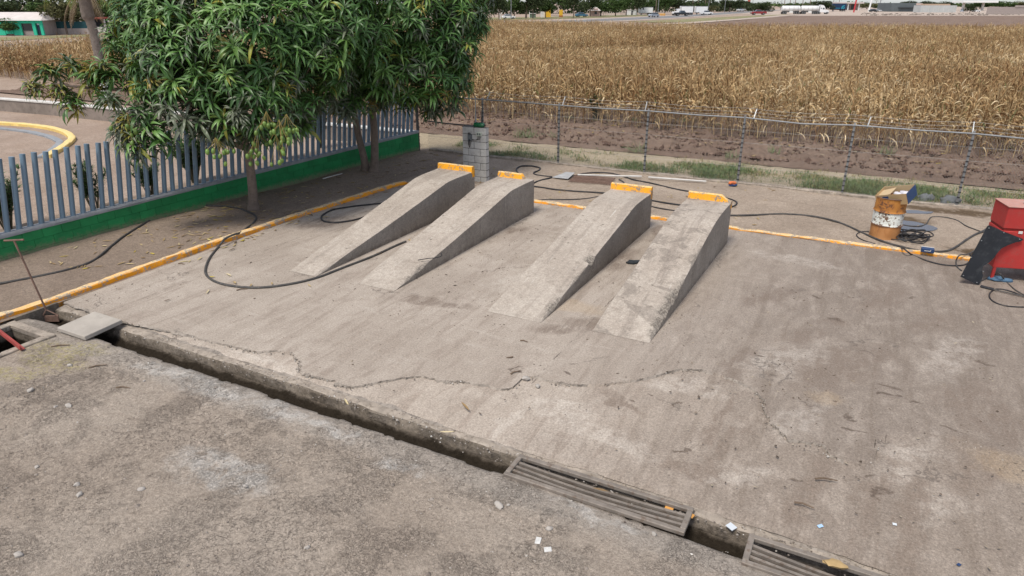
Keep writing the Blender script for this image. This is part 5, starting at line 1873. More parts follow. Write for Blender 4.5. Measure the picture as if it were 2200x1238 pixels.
# clods of the ploughed strip
mb = MB()
for i in range(7000):
    u, v = lr.uniform(-26, 12), lr.uniform(24.6, 30.8)
    r1 = abs(lr.gauss(0, .035)) + .022
    z = .09 + .05 * math.sin(v * 5.2)
    a = [lr.uniform(.55, 1.25) * r1 for _ in range(6)]
    mb.add([(u + a[0], v, z), (u, v + a[1], z), (u - a[2], v, z), (u, v - a[3], z), (u, v, z + a[4]), (u, v, z - a[5])],
           [[0, 1, 4], [1, 2, 4], [2, 3, 4], [3, 0, 4], [1, 0, 5], [2, 1, 5], [3, 2, 5], [0, 3, 5]], 0, lr.random())
M_clod = tinted('soil clod', [(0, (.06, .036, .027)), (.6, (.135, .085, .066)), (1, (.23, .16, .125))], .95, 0, .1)
part('clods', mb, M_clod, rot=(0, 0, YAW), kind='stuff')
# maize trash on the ploughed strip
mb = MB()
for i in range(2200):
    v = 30.2 - abs(lr.gauss(0, 2.6))
    u = lr.uniform(-30, 14)
    if v < 24.5:
        continue
    fallen(u, v, .09 + .05 * lr.random(), lr.choice([.5, .7, 1.3]))
part('field_trash', mb, M_fall, rot=(0, 0, YAW), kind='stuff')

M_weed = tinted('weed leaf', [(0, (.12, .115, .05)), (.25, (.30, .25, .11)), (.45, (.15, .19, .07)), (.75, (.11, .175, .065)), (1, (.18, .235, .13))], .7, 0, .2, .15)


def tuft(mb, x, y, z, h, n, tint, spread=1.0):
    for i in range(n):
        a = lr.uniform(0, 6.28)
        L = h * lr.uniform(.5, 1.15)
        blade(mb, (x + lr.gauss(0, .09 * spread), y + lr.gauss(0, .09 * spread), z), a, L, lr.uniform(.010, .024), lr.uniform(.3, 1.45), lr.uniform(.2, 1.8), lr.gauss(0, .6), min(1, max(0, lr.gauss(tint, .13))), 3)


mb = MB()
for i in range(2000):
    u = lr.uniform(-13.8, 8)
    v = lr.choice([lr.gauss(21.75, .25), lr.gauss(22.7, .35), lr.gauss(22.2, .7)])
    g_ = float(fbm(u * .55, v * .8, 140, 3)) + (.12 if -12 < u < 4 else -.1)
    if lr.random() > .30 + 2.0 * g_ or v < 21.25:
        continue
    dry = lr.random() < (.55 if u < -11 or v > 22.9 else .3)
    tuft(mb, u, v, .03, lr.uniform(.08, .26) * (.7 if dry else 1), lr.randint(22, 42), .22 if dry else lr.uniform(.5, .9), 1.7)
for px, py, h in ((1117, 300, .5), (1140, 300, .6), (1190, 297, .3), (1475, 270, .9), (1365, 330, .6), (1360, 265, .35), (1900, 335, .5), (1570, 345, .4), (1660, 335, .4), (1225, 260, .3), (1375, 250, .6), (2110, 295, .3)):
    q = GU(px, py)
    tuft(mb, q.x, q.y, .06, h, 40, .75, 1.5)
part('weeds', mb, M_weed, rot=(0, 0, YAW), kind='stuff')
mb = MB()
for i in range(1500):
    u, v = lr.uniform(-14.2, 9), 21.1 + abs(lr.gauss(.0, 1.3))
    if v > 24 or float(fbm(u * .7, v * .9, 150, 3)) < -.12:
        continue
    tuft(mb, u, v, .03, lr.uniform(.03, .10), 6, lr.choice([.2, .25, .5]), 1.2)
part('dry_grass', mb, M_weed, rot=(0, 0, YAW), kind='stuff')

M_ole = tinted('shrub leaf', [(0, (.10, .085, .06)), (.3, (.05, .085, .03)), (.7, (.06, .12, .04)), (1, (.11, .16, .06))], .55, 0, .3, .1)


def shrub(label, px, py, Y, h, n, wid, seed, cat='shrub', stemc=.05, nm='oleander_shrub'):
    r_ = random.Random(seed)
    b = G(px, py, .0)
    t = thing(nm, label, cat, tuple(b), group=None)
    stems, leaves = MB(), MB()
    for i in range(int(n * 1.7)):
        a = r_.uniform(0, 6.28)
        e = Vector((math.cos(a) * wid * r_.uniform(.2, 1), math.sin(a) * wid * r_.uniform(.2, 1), h * r_.uniform(.6, 1.05)))
        P = catmull([Vector((math.cos(a) * .06, math.sin(a) * .06, 0)), e * .5 + Vector((0, 0, h * .08)), e], 4)
        stems.tube(P, [.012] * (len(P) - 1) + [.005], 4, False, tint=.05)
        for q in P[3:]:
            for k in range(14):
                az = r_.uniform(0, 6.28)
                blade(leaves, q, az, r_.uniform(.12, .2), .034, r_.uniform(.2, 1.1), r_.uniform(.2, .7), r_.gauss(0, .4), min(1, max(0, r_.gauss(.55, .2))), 2)
    part('stems', stems, M_ole, t)
    part('leaves', leaves, M_ole, t)
    return t


shrub('dense green shrub behind the leftmost tubes of the fence', 20, 500, 0, 1.35, 22, .55, 61)
shrub('second shrub from the left behind the tubes, thin and leaning', 205, 455, 0, 1.2, 12, .5, 62)
shrub('shrub behind the tubes just left of the single mango trunk', 420, 395, 0, 1.5, 26, .7, 63)
shrub('tall bare-stemmed shrub behind the tubes right of the single mango trunk', 610, 345, 0, 1.6, 20, .6, 64)
shrub('shrub behind the tubes left of the twin mango trunks', 690, 318, 0, 1.6, 22, .6, 65)
shrub('low shrub behind the tubes below the low mango branch', 325, 425, 0, 1.0, 12, .4, 66)
shrub('broad green bush standing in the front row of the maize', 1278, 262, 0, 1.15, 14, .4, 67, 'bush', nm='green_bush')

# palm by the garden wall
PB = G(232, 216, -.02)
pt = thing('palm_tree', 'leaning ringed palm with a white painted base and dead hanging fronds', 'tree', tuple(PB))
P = catmull([PB, A(222, 160, PB.y), A(210, 110, PB.y), A(200, 65, PB.y), A(188, 30, PB.y), A(182, -10, PB.y), A(180, -40, PB.y)], 8)
mb = MB()
n_ = len(P)
mb.tube([p - PB for p in P], [.235 - .03 * i / n_ + .016 * (i % 2) + (.09 if i > n_ * .6 else 0) for i in range(n_)], 14)
M_palmb = plain('palm bark', (.20, .165, .14), .95, .3, 5, (.12, .09, .07), .6, .8, 14)
tr = part('trunk', mb, M_palmb, pt, smooth=True, angle=60)
part('painted_base', MB().tube([p - PB for p in P[:7]], .262, 14), M_white, pt, smooth=True)
top_ = P[-1] - PB
M_frond = tinted('palm frond', [(0, (.17, .12, .075)), (.3, (.26, .19, .11)), (.5, (.24, .22, .05)), (.75, (.14, .19, .04)), (1, (.07, .12, .03))], .65, 0, .3, .15)


def frond(mb, root, az, L, el, bend, tint, leaf=.75, n=22):
    q = Vector(root)
    h = Vector((math.cos(az), math.sin(az), 0))
    sd_ = Vector((-math.sin(az), math.cos(az), 0))
    pts = []
    for i in range(n + 1):
        f = i / n
        e = el - bend * f
        d = h * math.cos(e) + Vector((0, 0, 1)) * math.sin(e)
        pts.append(q.copy())
        if i > 2:
            for sg in (-1, 1):
                lv = (d * .55 + sd_ * sg * .75 + Vector((0, 0, -.35))).normalized()
                ll = leaf * math.sin(math.pi * min(1, f * .85 + .12)) * lr.uniform(.8, 1.1)
                e1 = q + lv * ll + Vector((0, 0, -.25 * ll))
                md_ = q + lv * ll * .5
                w_ = .035
                mb.add([tuple(q), tuple(md_ + d * w_), tuple(e1), tuple(md_ - d * w_)], [[0, 1, 2, 3]], 0, min(1, max(0, lr.gauss(tint, .08))))
        q = q + d * (L / n)
    mb.tube(pts, [.04 - .03 * i / n for i in range(n + 1)], 4, False, tint=tint * .8)


for i in range(13):
    mb = MB()
    frond(mb, top_, i * .62 + lr.gauss(0, .1), lr.uniform(2.6, 3.4), lr.uniform(.1, 1.1), lr.uniform(1.5, 2.3), .55 + .03 * (i % 10))
    part('frond', mb, M_frond, pt)
for az, L in ((3.4, 2.4), (2.9, 2.2), (.1, 2.6), (5.6, 2.2), (4.4, 2.4), (1.9, 2.0)):
    mb = MB()
    frond(mb, top_ + Vector((math.cos(az) * .15, math.sin(az) * .15, -.35)), az, L, -.55, .95, .12 if az != .1 else .35, .35)
    part('dead_frond', mb, M_frond, pt)

# ================================================================== beyond: garden wall, houses, road, traffic, trees
def wall_along(nm, label, pts, h, w, mat, copem, ch=.08, cat='wall'):
    t = thing(nm, label, cat, tuple(pts[0]))
    mb, mc = MB(), MB()
    for a, b in zip(pts[:-1], pts[1:]):
        d = b - a
        M = Matrix.Translation((a + b) / 2 - pts[0]) @ Matrix.Rotation(math.atan2(d.y, d.x), 4, 'Z')
        mb.box((0, 0, h / 2 - .1), (d.length + .01, w, h + .2), 0, M=M)
        mc.box((0, 0, h + ch / 2), (d.length + .04, w + .08, ch), .01, M=M)
    part('wall_body', mb, mat, t)
    part('coping', mc, copem, t)
    return t


M_gw = plain('rough grey plaster', (.20, .165, .14), .95, .25, 1.5, (.12, .1, .085), .6, .5, 20)
wl = [G(-120, 224), G(0, 236), G(120, 246), G(270, 262), G(520, 280), G(740, 300), G(890, 316)]
wall_along('garden_wall', 'low plastered wall with pale coping before the maize beyond the tube fence', wl, .52, .25, M_gw, M_offwh)

# ground patches that lie as thin sheets on the land
zf = 0.0


def px_poly(nm, pts, z, mat):
    return poly_sheet(nm, [G(a, b) for a, b in pts], z, mat, kind='structure')


px_poly('dirt_lane', [(-200, 99), (0, 96), (105, 91), (150, 86), (200, 83), (150, 92), (60, 104), (0, 112), (-200, 120)], .0, M_asph)
px_poly('verge', [(-300, 83), (0, 80), (140, 76), (260, 72), (260, 77), (140, 81), (0, 88), (-300, 93)], .01, M_verge)
px_poly('verge', [(980, 46), (1060, 44.5), (1180, 41.2), (1330, 37), (1430, 33.2), (1420, 31), (1300, 33), (1130, 37), (980, 39)], .02, M_verge)
px_poly('highway_shoulder', [(1000, 52), (1130, 50.5), (1250, 49), (1345, 46), (1460, 39.6), (1560, 32.6), (1650, 25.2), (1700, 22), (1640, 21.5), (1555, 26), (1480, 31.5), (1340, 37), (1250, 40.8), (1130, 45.3), (1000, 49)], .04, M_sand)
px_poly('highway', [(1000, 51.4), (1130, 49.6), (1250, 47.6), (1345, 44), (1460, 38), (1560, 31), (1650, 24.4), (1690, 21.8), (1650, 21.8), (1555, 27), (1480, 32.5), (1340, 39), (1250, 43), (1130, 47), (1000, 50)], .07, M_asph)
px_poly('verge', [(1345, 47.2), (1420, 49.4), (1490, 47.6), (1560, 42.5), (1640, 36), (1700, 31), (1640, 33.5), (1560, 36.5), (1470, 41.5)], .06, M_verge)
px_poly('field_track', [(1420, 50.2), (1470, 49), (1560, 42.8), (1640, 36.4), (1690, 32), (1720, 32), (1660, 37.8), (1560, 45.6), (1480, 51.5), (1430, 53)], .08, M_sand)
px_poly('ploughed_field', [(1440, 54), (1490, 51.5), (1570, 45.6), (1660, 37.8), (1700, 34.6), (2600, 34.6), (2900, 62), (1800, 62)], .05, M_soil)
px_poly('truck_yard', [(1560, 27.5), (1640, 33.5), (1700, 34.2), (2700, 34.2), (2700, 15.5), (1900, 15.5), (1640, 19.5)], .02, M_sand)


def far_scale(py):
    d = G(1100, py)
    return (d.y * CP + CAM_H * SP) / FPX           # metres per photo pixel at that ground line


def house(nm, label, x0, x1, yb, hpx, wallm, depth=6.0, roof=None, cat='house', yaw=0.0, roof_h=1.0, ov=.4):
    """a box building seen square on; returns thing, width, height; local x to the right, y away"""
    k = far_scale(yb)
    a = G((x0 + x1) / 2, yb)
    w, h = (x1 - x0) * k, hpx * k
    t = thing(nm, label, cat, (a.x, a.y, 0), yaw)
    part('wall', MB().box((0, depth / 2, h / 2), (w, depth, h), .01), wallm, t)
    if roof == 'gable':
        mb = MB()
        W2, D0, D1 = w / 2 + ov, -ov * 2, depth + ov
        mb.add([(-W2, D0, h - .1), (W2, D0, h - .1), (W2, D1, h - .1), (-W2, D1, h - .1), (-W2 + .9, depth / 2, h + roof_h), (W2 - 1.6, depth / 2, h + roof_h)],
               [[0, 1, 5, 4], [2, 3, 4, 5], [1, 2, 5], [3, 0, 4], [3, 2, 1, 0]])
        part('roof', mb, M_roofp, t)
    elif roof == 'flat':
        part('roof', MB().box((0, depth / 2, h + .08), (w + .3, depth + .3, .16), .02), M_offwh, t)
    return t, w, h, k


M_roofp = plain('pale tin roof', (.55, .50, .47), .7, .12, .8, (.4, .35, .32), .4)
M_turq = plain('turquoise wall', (.03, .42, .26), .8, .1, 1.)
M_brickp = plain('pinkish grey block wall', (.30, .255, .235), .95, .15, 2., bump=.3, bsc=12)
M_dkwin = plain('dark window', (.02, .025, .03), .2, .2, 1, spec=.5, bump=0)
M_teal = plain('dark teal screen', (.015, .055, .065), .9, .2, 1.)
M_grn = plain('dull green plaster', (.12, .16, .12), .9)
t, w, h, k = house('house', 'turquoise house with a pale hipped roof behind the left maize', -90, 96, 76, 31, M_brickp, 7, 'gable', roof_h=1.15)
X = lambda px: (px - 3) * k
for x0, x1 in ((3, 17), (35, 53), (77, 84), (93, 99)):
    part('pillar', MB().box(((X(x0) + X(x1)) / 2, -.25, h / 2), ((x1 - x0) * k, .3, h), .02), M_turq, t)
part('lintel', MB().box(((X(3) + X(98)) / 2, -.22, h - .25), ((95) * k, .24, .6), .02), M_turq, t)
part('low_wall', MB().box((X(25), -.24, .5), (18 * k, .2, .55), .01), M_turq, t)
for x0, x1 in ((18, 34), (54, 76)):
    part('window', MB().box(((X(x0) + X(x1)) / 2, -.03, h * .55), ((x1 - x0) * k, .1, h * .5), 0), M_dkwin, t)
dd = part('door', MB().box((X(88.5), -.06, 1.2), (9 * k, .12, 2.3), .01), plain('dark blue door', (.02, .035, .06), .5), t)
part('pane', MB().box((X(88.5), -.13, 1.9), (5 * k, .02, .6), 0), plain('pale pane', (.35, .42, .45), .2, spec=.5), dd)
t, w, h, k = house('fence_wall', 'long low grey wall carrying a dark teal screen beside the turquoise house', 100, 204, 74, 12, M_brickp, .25, None, 'wall')
part('screen', MB().box((0, .1, h + .55), (w, .06, 1.1), 0), M_teal, t)
t, w, h, k = house('shop', 'small white walled building with a red canopy behind the palm', 198, 228, 70, 11, M_offwh, 4, None, 'shop')
part('back_wall', MB().box((0, 1.2, h + .6), (w, .2, 1.5), 0), M_dkwin, t)
part('canopy', MB().box((0, .6, h + 1.5), (w + .4, 2.4, .3), .02), plain('dull red canopy', (.26, .06, .04), .8), t)
for sx in (-1, 1):
    part('post', MB().box((sx * w / 2, .1, h / 2 + .7), (.25, .25, h + 1.4), .01), M_offwh, t)
t, w, h, k = house('red_house', 'small red house between the palm and the mango crown', 228, 262, 67, 19, plain('brick red wall', (.30, .045, .03), .85), 5, 'flat')
part('door', MB().box((-.5, -.02, 1), (.9, .06, 2), 0), M_dkwin, t)
part('step', MB().box((.3, -.5, .3), (w * .8, .8, .6), .02), plain('pink plinth', (.4, .2, .18), .8), t)

# ------------------------------------------------------------------ distant trees
M_leafA = tinted('far foliage', [(0, (.022, .042, .012)), (.5, (.05, .085, .024)), (1, (.10, .145, .045))], .8, .22, .15, .1)
M_leafB = tinted('dark far foliage', [(0, (.02, .03, .013)), (.5, (.042, .06, .024)), (1, (.085, .10, .045))], .8, .2, .15, .1)
M_leafC = tinted('olive far foliage', [(0, (.05, .05, .022)), (.5, (.10, .10, .042)), (1, (.17, .16, .075))], .8, .2, .15, .1)
M_trunkf = plain('far trunk', (.16, .12, .095), .95)
M_trunkw = plain('whitewashed trunk', (.55, .52, .48), .9)


def crown_mesh(seed, mat, lobes=9, per=260, leaf=.30):
    """unit crown: roughly 1 wide, 1 high, base at z=0"""
    r_ = np.random.RandomState(seed)
    V, F, T = [], [], []
    ls = []
    for i in range(lobes):
        a = r_.rand() * 6.28
        rr = .32 * r_.rand() ** .6
        ls.append((math.cos(a) * rr, math.sin(a) * rr, .22 + .58 * r_.rand() * (1 - rr), .14 + .12 * r_.rand()))
    ls.append((0, 0, .45, .26))
    n = 0
    for x, y, z, r in ls:
        for k in range(per):
            d = r_.normal(size=3)
            d /= np.linalg.norm(d)
            p = np.array([x, y, z]) + d * r * (.7 + .42 * r_.rand()) * np.array([1, 1, .85])
            a, b = r_.normal(size=3), r_.normal(size=3)
            a /= np.linalg.norm(a)
            b = np.cross(a, b)
            b /= np.linalg.norm(b)
            s = leaf * .1 * (.6 + .9 * r_.rand())
            V += [p - a * s, p + b * s * .5, p + a * s, p - b * s * .5]
            F.append((n, n + 1, n + 2, n + 3))
            T += [min(1, max(0, .45 + r_.normal() * .22))] * 4
            n += 4
    me = bpy.data.meshes.new('crown')
    V, F = np.array(V), np.array(F)
    me.vertices.add(len(V))
    me.vertices.foreach_set('co', V.astype(np.float32).ravel())
    me.loops.add(F.size)
    me.loops.foreach_set('vertex_index', F.astype(np.int32).ravel())
    me.polygons.add(len(F))
    me.polygons.foreach_set('loop_start', np.arange(0, F.size, 4, dtype=np.int32))
    me.attributes.new('tint', 'FLOAT', 'POINT').data.foreach_set('value', np.array(T, np.float32))
    me.materials.append(mat)
    me.update(calc_edges=True)
    return me


crowns = {'a': [crown_mesh(1 + i, M_leafA) for i in range(4)], 'd': [crown_mesh(11 + i, M_leafB) for i in range(3)], 'o': [crown_mesh(21 + i, M_leafC) for i in range(2)]}
trm = {}
for key, m_ in (('t', M_trunkf), ('w', M_trunkw)):
    mb = MB().tube([(0, 0, 0), (.02, 0, .5), (0, .02, 1)], [.5, .4, .3], 8)
    mb.tube([(.0, 0, .55), (.5, .2, 1.05)], [.25, .12], 6).tube([(.0, 0, .6), (-.55, -.1, 1.1)], [.25, .12], 6)
    trm[key] = mb.mesh('trunk', [m_], True)
trn = random.Random(77)
TREES = []


def tree(px, yb, wpx, hpx, kind='a', label='', clear=.22, tr='t', Y=None):
    k = far_scale(yb)
    a = G(px, yb)
    w, h = wpx * k, hpx * k
    t = thing('tree', label, 'tree', (a.x, a.y, 0), 0, None)
    c = put('crown', trn.choice(crowns[kind]), t, (0, 0, h * clear * .7), (0, 0, trn.uniform(0, 6.28)))
    c.scale = (w * 1.25, w * 1.25, h * (1 - clear * .7) * 1.08)
    q = put('trunk', trm[tr], t, (0, 0, 0), (0, 0, trn.uniform(0, 6)))
    q.scale = (w * .045 + .12, w * .045 + .12, h * .55)
    t['group'] = 'trees on the skyline'
    return t


L_ = [
    (30, 62, 90, 68, 'd', 'broad dark tree rising behind the turquoise house roof'),
    (-40, 62, 90, 66, 'a', 'green tree cut by the left edge behind the turquoise house'),
    (95, 58, 70, 62, 'a', 'green tree behind the right end of the turquoise house'),
    (145, 74, 74, 76, 'o', 'olive brown tree in front of the teal screen'),
    (205, 60, 80, 64, 'd', 'dark tree behind the palm trunk'),
    (265, 60, 90, 66, 'a', 'green tree behind the mango crown at the left'),
    (28, 76, 42, 44, 'a', 'small bushy tree in front of the turquoise house'),
    (1072, 43, 46, 66, 'd', 'dark roadside tree touching the mango crown at the right'),
    (1105, 40, 44, 62, 'a', 'roadside tree above the white parked car'),
    (1145, 40, 46, 64, 'd', 'dark roadside tree left of the yellow gateway'),
    (1172, 39, 34, 50, 'a', 'small green tree left of the yellow gateway'),
    (1205, 37, 52, 66, 'a', 'large green tree standing over the yellow gateway'),
    (1232, 39, 40, 70, 'd', 'tall dark tree right of the yellow gateway'),
    (1268, 36, 40, 56, 'd', 'dark tree behind the blue car'),
    (1290, 35, 46, 40, 'a', 'round green tree by the red gabled house'),
    (1322, 35, 46, 40, 'a', 'round green tree left of the white hut'),
    (1345, 34, 38, 44, 'a', 'green tree directly behind the white hut'),
    (1368, 33, 40, 50, 'd', 'dark tree behind the first white box trailer'),
    (1392, 32, 40, 44, 'a', 'green tree right of the first white box trailer'),
    (1428, 31, 46, 42, 'a', 'broad green tree between the box trailers'),
    (1455, 30, 46, 40, 'd', 'dark tree behind the second white box trailer'),
    (1478, 28, 34, 24, 'd', 'low dark tree over the second white box trailer'),
    (1505, 28, 34, 22, 'a', 'low green tree over the third white box trailer'),
    (1528, 27, 30, 16, 'o', 'low olive bush right of the third white box trailer'),
    (1567, 26, 52, 30, 'd', 'large dark tree at the bend of the highway'),
    (1605, 23, 20, 20, 'a', 'small tree behind the white roadside hut'),
    (1641, 30, 44, 29, 'd', 'round dark tree over the red pickup'),
    (1698, 22, 40, 18, 'a', 'pale green trees behind the rear tank'),
    (1730, 22, 36, 14, 'o', 'olive bush behind the front tank'),
    (1769, 25, 42, 27, 'd', 'dark tree behind the white tanker cab'),
    (1862, 20, 44, 14, 'o', 'olive scrub right of the red sign pole'),
    (1895, 20, 36, 13, 'a', 'scrub left of the grey shed'),
    (1985, 18, 40, 17, 'd', 'tree over the pale sheet wall'),
    (2030, 18, 36, 15, 'd', 'dark tree right of the pale sheet wall'),
    (2083, 28, 24, 18, 'd', 'dark bush under the white canopy'),
    (2105, 19, 60, 15, 'a', 'green trees behind the white canopy'),
    (2155, 19, 44, 20, 'a', 'green tree above the right block wall'),
    (2190, 18, 36, 16, 'o', 'olive tree above the far right block wall'),
    (1955, 15, 40, 14, 'd', 'distant tree above the grey shed'),
]
for px, yb, w, h, kd, lab in L_:
    tree(px, yb, w, h, kd, lab, clear=.12 if h < 30 else .24)
# white-stemmed bare tree at the left road end, pole-like palms and a hazy far wood
t = thing('bare_tree', 'small bare white-limed tree beside the white parked car', 'tree', tuple(G(1075, 42)))
k = far_scale(42)
mb = MB()
mb.tube([(0, 0, 0), (.1, 0, 1.2), (-.6, 0, 2.4), (-.9, 0, 3.4)], [.22, .18, .1, .05], 7).tube([(.1, 0, 1.2), (.9, .1, 2.6), (1.3, 0, 3.8)], [.16, .1, .05], 7)
part('trunk', mb, M_trunkw, t, smooth=True)
pm_ = crown_mesh(40, M_leafA, 4, 90, .5)
for i, (px, yb, h) in enumerate(((1683, 21, 26), (1695, 21, 23), (1706, 21, 27), (1722, 21, 24), (1738, 21, 25), (1751, 21, 22), (1497, 26, 26), (1513, 26, 24), (1486, 26, 27), (1788, 20, 20), (1800, 20, 19), (1880, 18, 14), (1130, 40, 60))):
    k = far_scale(yb)
    a = G(px, yb)
    t = thing('palm_tree', 'slender distant palm in the row along the skyline', 'palm', tuple(a), 0, 'distant palms')
    H_ = h * k
    part('trunk', MB().tube([(0, 0, 0), (.3, 0, H_ * .5), (.1, 0, H_)], [.35, .28, .22], 7), M_trunkf, t, smooth=True)
    mb = MB()
    for j in range(12):
        frond(mb, (.1, 0, H_), j * .55, 3.2, trn.uniform(.2, 1.2), 1.9, .85, .9, 8)
    part('fronds', mb, M_frond, t)
mb = MB()
VV, FF, TT = [], [], []
n_ = 0
for i in range(9000):
    px = trn.uniform(1380, 2500)
    yb = trn.uniform(13.2, 15.0)
    a = G(px, yb)
    s = trn.uniform(.7, 1.9)
    z = abs(trn.gauss(0, 2.3)) * (.75 + .8 * float(fbm(px * .03, 2, 160, 3))) + .5
    p = np.array([a.x, a.y, min(z, 6.5)])
    d1, d2 = nrs.normal(size=3), nrs.normal(size=3)
    d1 /= np.linalg.norm(d1)
    d2 = np.cross(d1, d2)
    d2 /= np.linalg.norm(d2)
    VV += [p - d1 * s, p + d2 * s * .7, p + d1 * s, p - d2 * s * .7]
    FF.append((n_, n_ + 1, n_ + 2, n_ + 3))
    TT += [trn.uniform(.1, 1)] * 4
    n_ += 4
np_mesh('far_wood', np.array(VV), np.array(FF), M_leafA, smooth=False, tint=TT, kind='stuff')
VV, FF, TT = [], [], []
n_ = 0
for i in range(9000):
    px = trn.uniform(930, 1640)
    yb = 33 - (px - 930) * .012 + trn.uniform(-1.5, 0)
    a = G(px, yb)
    s = trn.uniform(.4, 1.0)
    hmax = 9.5 if px < 1460 else 6.
    z = hmax * trn.random() ** .8 * (.85 + .7 * float(fbm(px * .05, 2, 170, 3)))
    p = np.array([a.x, a.y, max(z, .3)])
    d1, d2 = nrs.normal(size=3), nrs.normal(size=3)
    d1 /= np.linalg.norm(d1)
    d2 = np.cross(d1, d2)
    d2 /= np.linalg.norm(d2)
    VV += [p - d1 * s, p + d2 * s * .7, p + d1 * s, p - d2 * s * .7]
    FF.append((n_, n_ + 1, n_ + 2, n_ + 3))
    TT += [trn.uniform(0, .75)] * 4
    n_ += 4
for i in range(4500):
    px = trn.uniform(-300, 420)
    a = G(px, 53 + trn.uniform(-2, 0))
    s = trn.uniform(.3, .8)
    z = 7.5 * trn.random() ** .8
    p = np.array([a.x, a.y, max(z, .3)])
    d1, d2 = nrs.normal(size=3), nrs.normal(size=3)
    d1 /= np.linalg.norm(d1)
    d2 = np.cross(d1, d2)
    d2 /= np.linalg.norm(d2)
    VV += [p - d1 * s, p + d2 * s * .7, p + d1 * s, p - d2 * s * .7]
    FF.append((n_, n_ + 1, n_ + 2, n_ + 3))
    TT += [trn.uniform(0, .75)] * 4
    n_ += 4
np_mesh('roadside_wood', np.array(VV), np.array(FF), M_leafB, smooth=False, tint=TT, kind='stuff')

# ------------------------------------------------------------------ roadside buildings
M_yel = plain('yellow gateway paint', (.62, .36, .03), .7, .1, 1)
k = far_scale(37.5)
t = thing('gateway', 'yellow painted gateway under the roadside trees', 'gateway', tuple(G(1190, 37.5)))
part('pillar', MB().box((-2.3, 0, 2.0), (2.2, 1, 4.0), .05), M_yel, t)
part('pillar', MB().box((2.6, 0, 1.3), (1.3, 1, 2.6), .05), M_yel, t)
part('plinth', MB().box((2.6, -.05, .35), (1.4, 1.1, .7), .02), plain('brick plinth', (.3, .12, .05), .9), t)
part('wall', MB().box((-4.2, .3, 1.0), (1.6, .5, 2), .02), M_offwh, t)
part('fence_rails', MB().box((.4, .3, .7), (3, .1, .1)).box((.4, .3, 1.3), (3, .1, .1)), M_dkwin, t)
t, w, h, k = house('hut', 'white roadside hut with a dark doorway left of the first box trailer', 1350, 1368, 32.5, 10, M_white, 4, 'flat', 'hut')
part('door', MB().box((-.2, -.02, .9), (.9, .06, 1.8), 0), M_dkwin, t)
t, w, h, k = house('house', 'pink house with a red gable half hidden by round trees', 1268, 1288, 35.5, 12, plain('pink wall', (.5, .33, .27), .8), 5, 'gable', roof_h=1.4)
part('window', MB().box((.3, -.02, 1.3), (1.0, .06, 1.0), 0), M_dkwin, t)
part('gable', MB().box((0, -.5, h + .5), (w * .6, .3, .35), .02), plain('gable red', (.28, .06, .04), .8), t)
t, w, h, k = house('shelter', 'small grey green shelter left of the yellow gateway', 1138, 1151, 38.5, 8, M_grn, 2, 'flat', 'shelter')
part('post', MB().box((-w / 2 - .1, 0, h / 2 + .3), (.25, .25, h + .6), .01), M_white, t)
mb = MB()
for i in range(46):
    a = G(1292 + i * 4.2, 34.6 - i * .085)
    mb.box((a.x, a.y, .7), (.14, .14, 1.4 + .3 * trn.random()), 0)
part('post_fence', mb, M_offwh, label='row of pale fence posts under the roadside trees', category='fence')
t = thing('barrier', 'orange yellow barrier block by the road right of the first trailer', 'barrier', tuple(G(1418, 34)))
part('block', MB().box((0, 0, .45), (4.4, .6, .9), .08), plain('dull orange', (.5, .28, .09), .8), t)
t, w, h, k = house('roadside_shop', 'white roadside shop with a pink front at the bend of the highway', 1601, 1614, 22.5, 12, M_white, 5, 'flat', 'shop')
part('front', MB().box((0, -.06, h * .3), (w * .7, .1, h * .4), 0), plain('pink front', (.6, .25, .25), .8), t)
part('sign', MB().box((0, .5, h + 2), (w * .45, .3, 3.6), .05), plain('red roof sign', (.35, .09, .07), .8), t)
M_shed = plain('dark grey shed', (.10, .115, .12), .8, .12, .3)
t, w, h, k = house('shed', 'long dark grey shed left of the pale sheet wall', 1914, 1977, 25.5, 17.5, M_shed, 18, None, 'shed')
part('awning', MB().box((0, -.5, h * .48), (w * .55, 1.0, .5), .05), plain('shed awning', (.05, .055, .06), .8), t)
part('parapet', MB().box((w * .42, .2, h * .86), (w * .22, .6, h * .2), .02), plain('pink parapet', (.5, .38, .33), .8), t)
t, w, h, k = house('sheet_wall', 'pale leaning sheet wall between the grey shed and the canopy', 1977, 2053, 27, 14, plain('pale sheet', (.42, .43, .42), .7, .1, .3), 8, None, 'wall')
for i in range(7):
    part('seam', MB().box((-w / 2 + w * (i + .5) / 7, -.06, h / 2), (.12, .08, h), 0), M_offwh, t)
part('back_roof', MB().box((.3, 4.5, h + .4), (w * .7, 5, .8), .05), plain('tan roof edge', (.4, .28, .2), .8), t)
t = thing('canopy', 'flat white filling station canopy on two columns near the right edge', 'canopy', tuple(G(2098, 23)))
k = far_scale(23)
part('canopy_slab', MB().box((0, 4, 17.6 * k), (74 * k, 14, 4 * k), .1), M_white, t)
for x in (-25, 17):
    part('column', MB().box((x * k, 3, 8 * k), (1.4, 1.2, 16 * k), .05), M_offwh, t)
t, w, h, k = house('block_wall', 'long grey block wall at the far right edge', 2119, 2330, 31.5, 15, M_brickp, .4, None, 'wall')
part('raised_part', MB().box((.1 * w, .0, h + .3), (w * .65, .42, .8), 0), M_brickp, t)
t, w, h, k = house('station_building', 'pinkish flat-roofed station building behind the blue trailer', 1798, 1842, 22, 13, plain('dusty pink wall', (.36, .24, .21), .8), 10, None, 'building')
part('roof_slab', MB().box((0, 0, h + .5), (w + 3, 12, 1.0), .05), plain('pale roof edge', (.5, .44, .42), .8), t)
for i in range(3):
    part('window', MB().box((-w * .3 + i * w * .28, -.05, h * .5), (w * .2, .1, h * .75), 0), M_dkwin, t)
for x in (-.1, .42):
    part('column', MB().box((w * x, -4, h / 2), (.8, .8, h), .03), M_white, t)

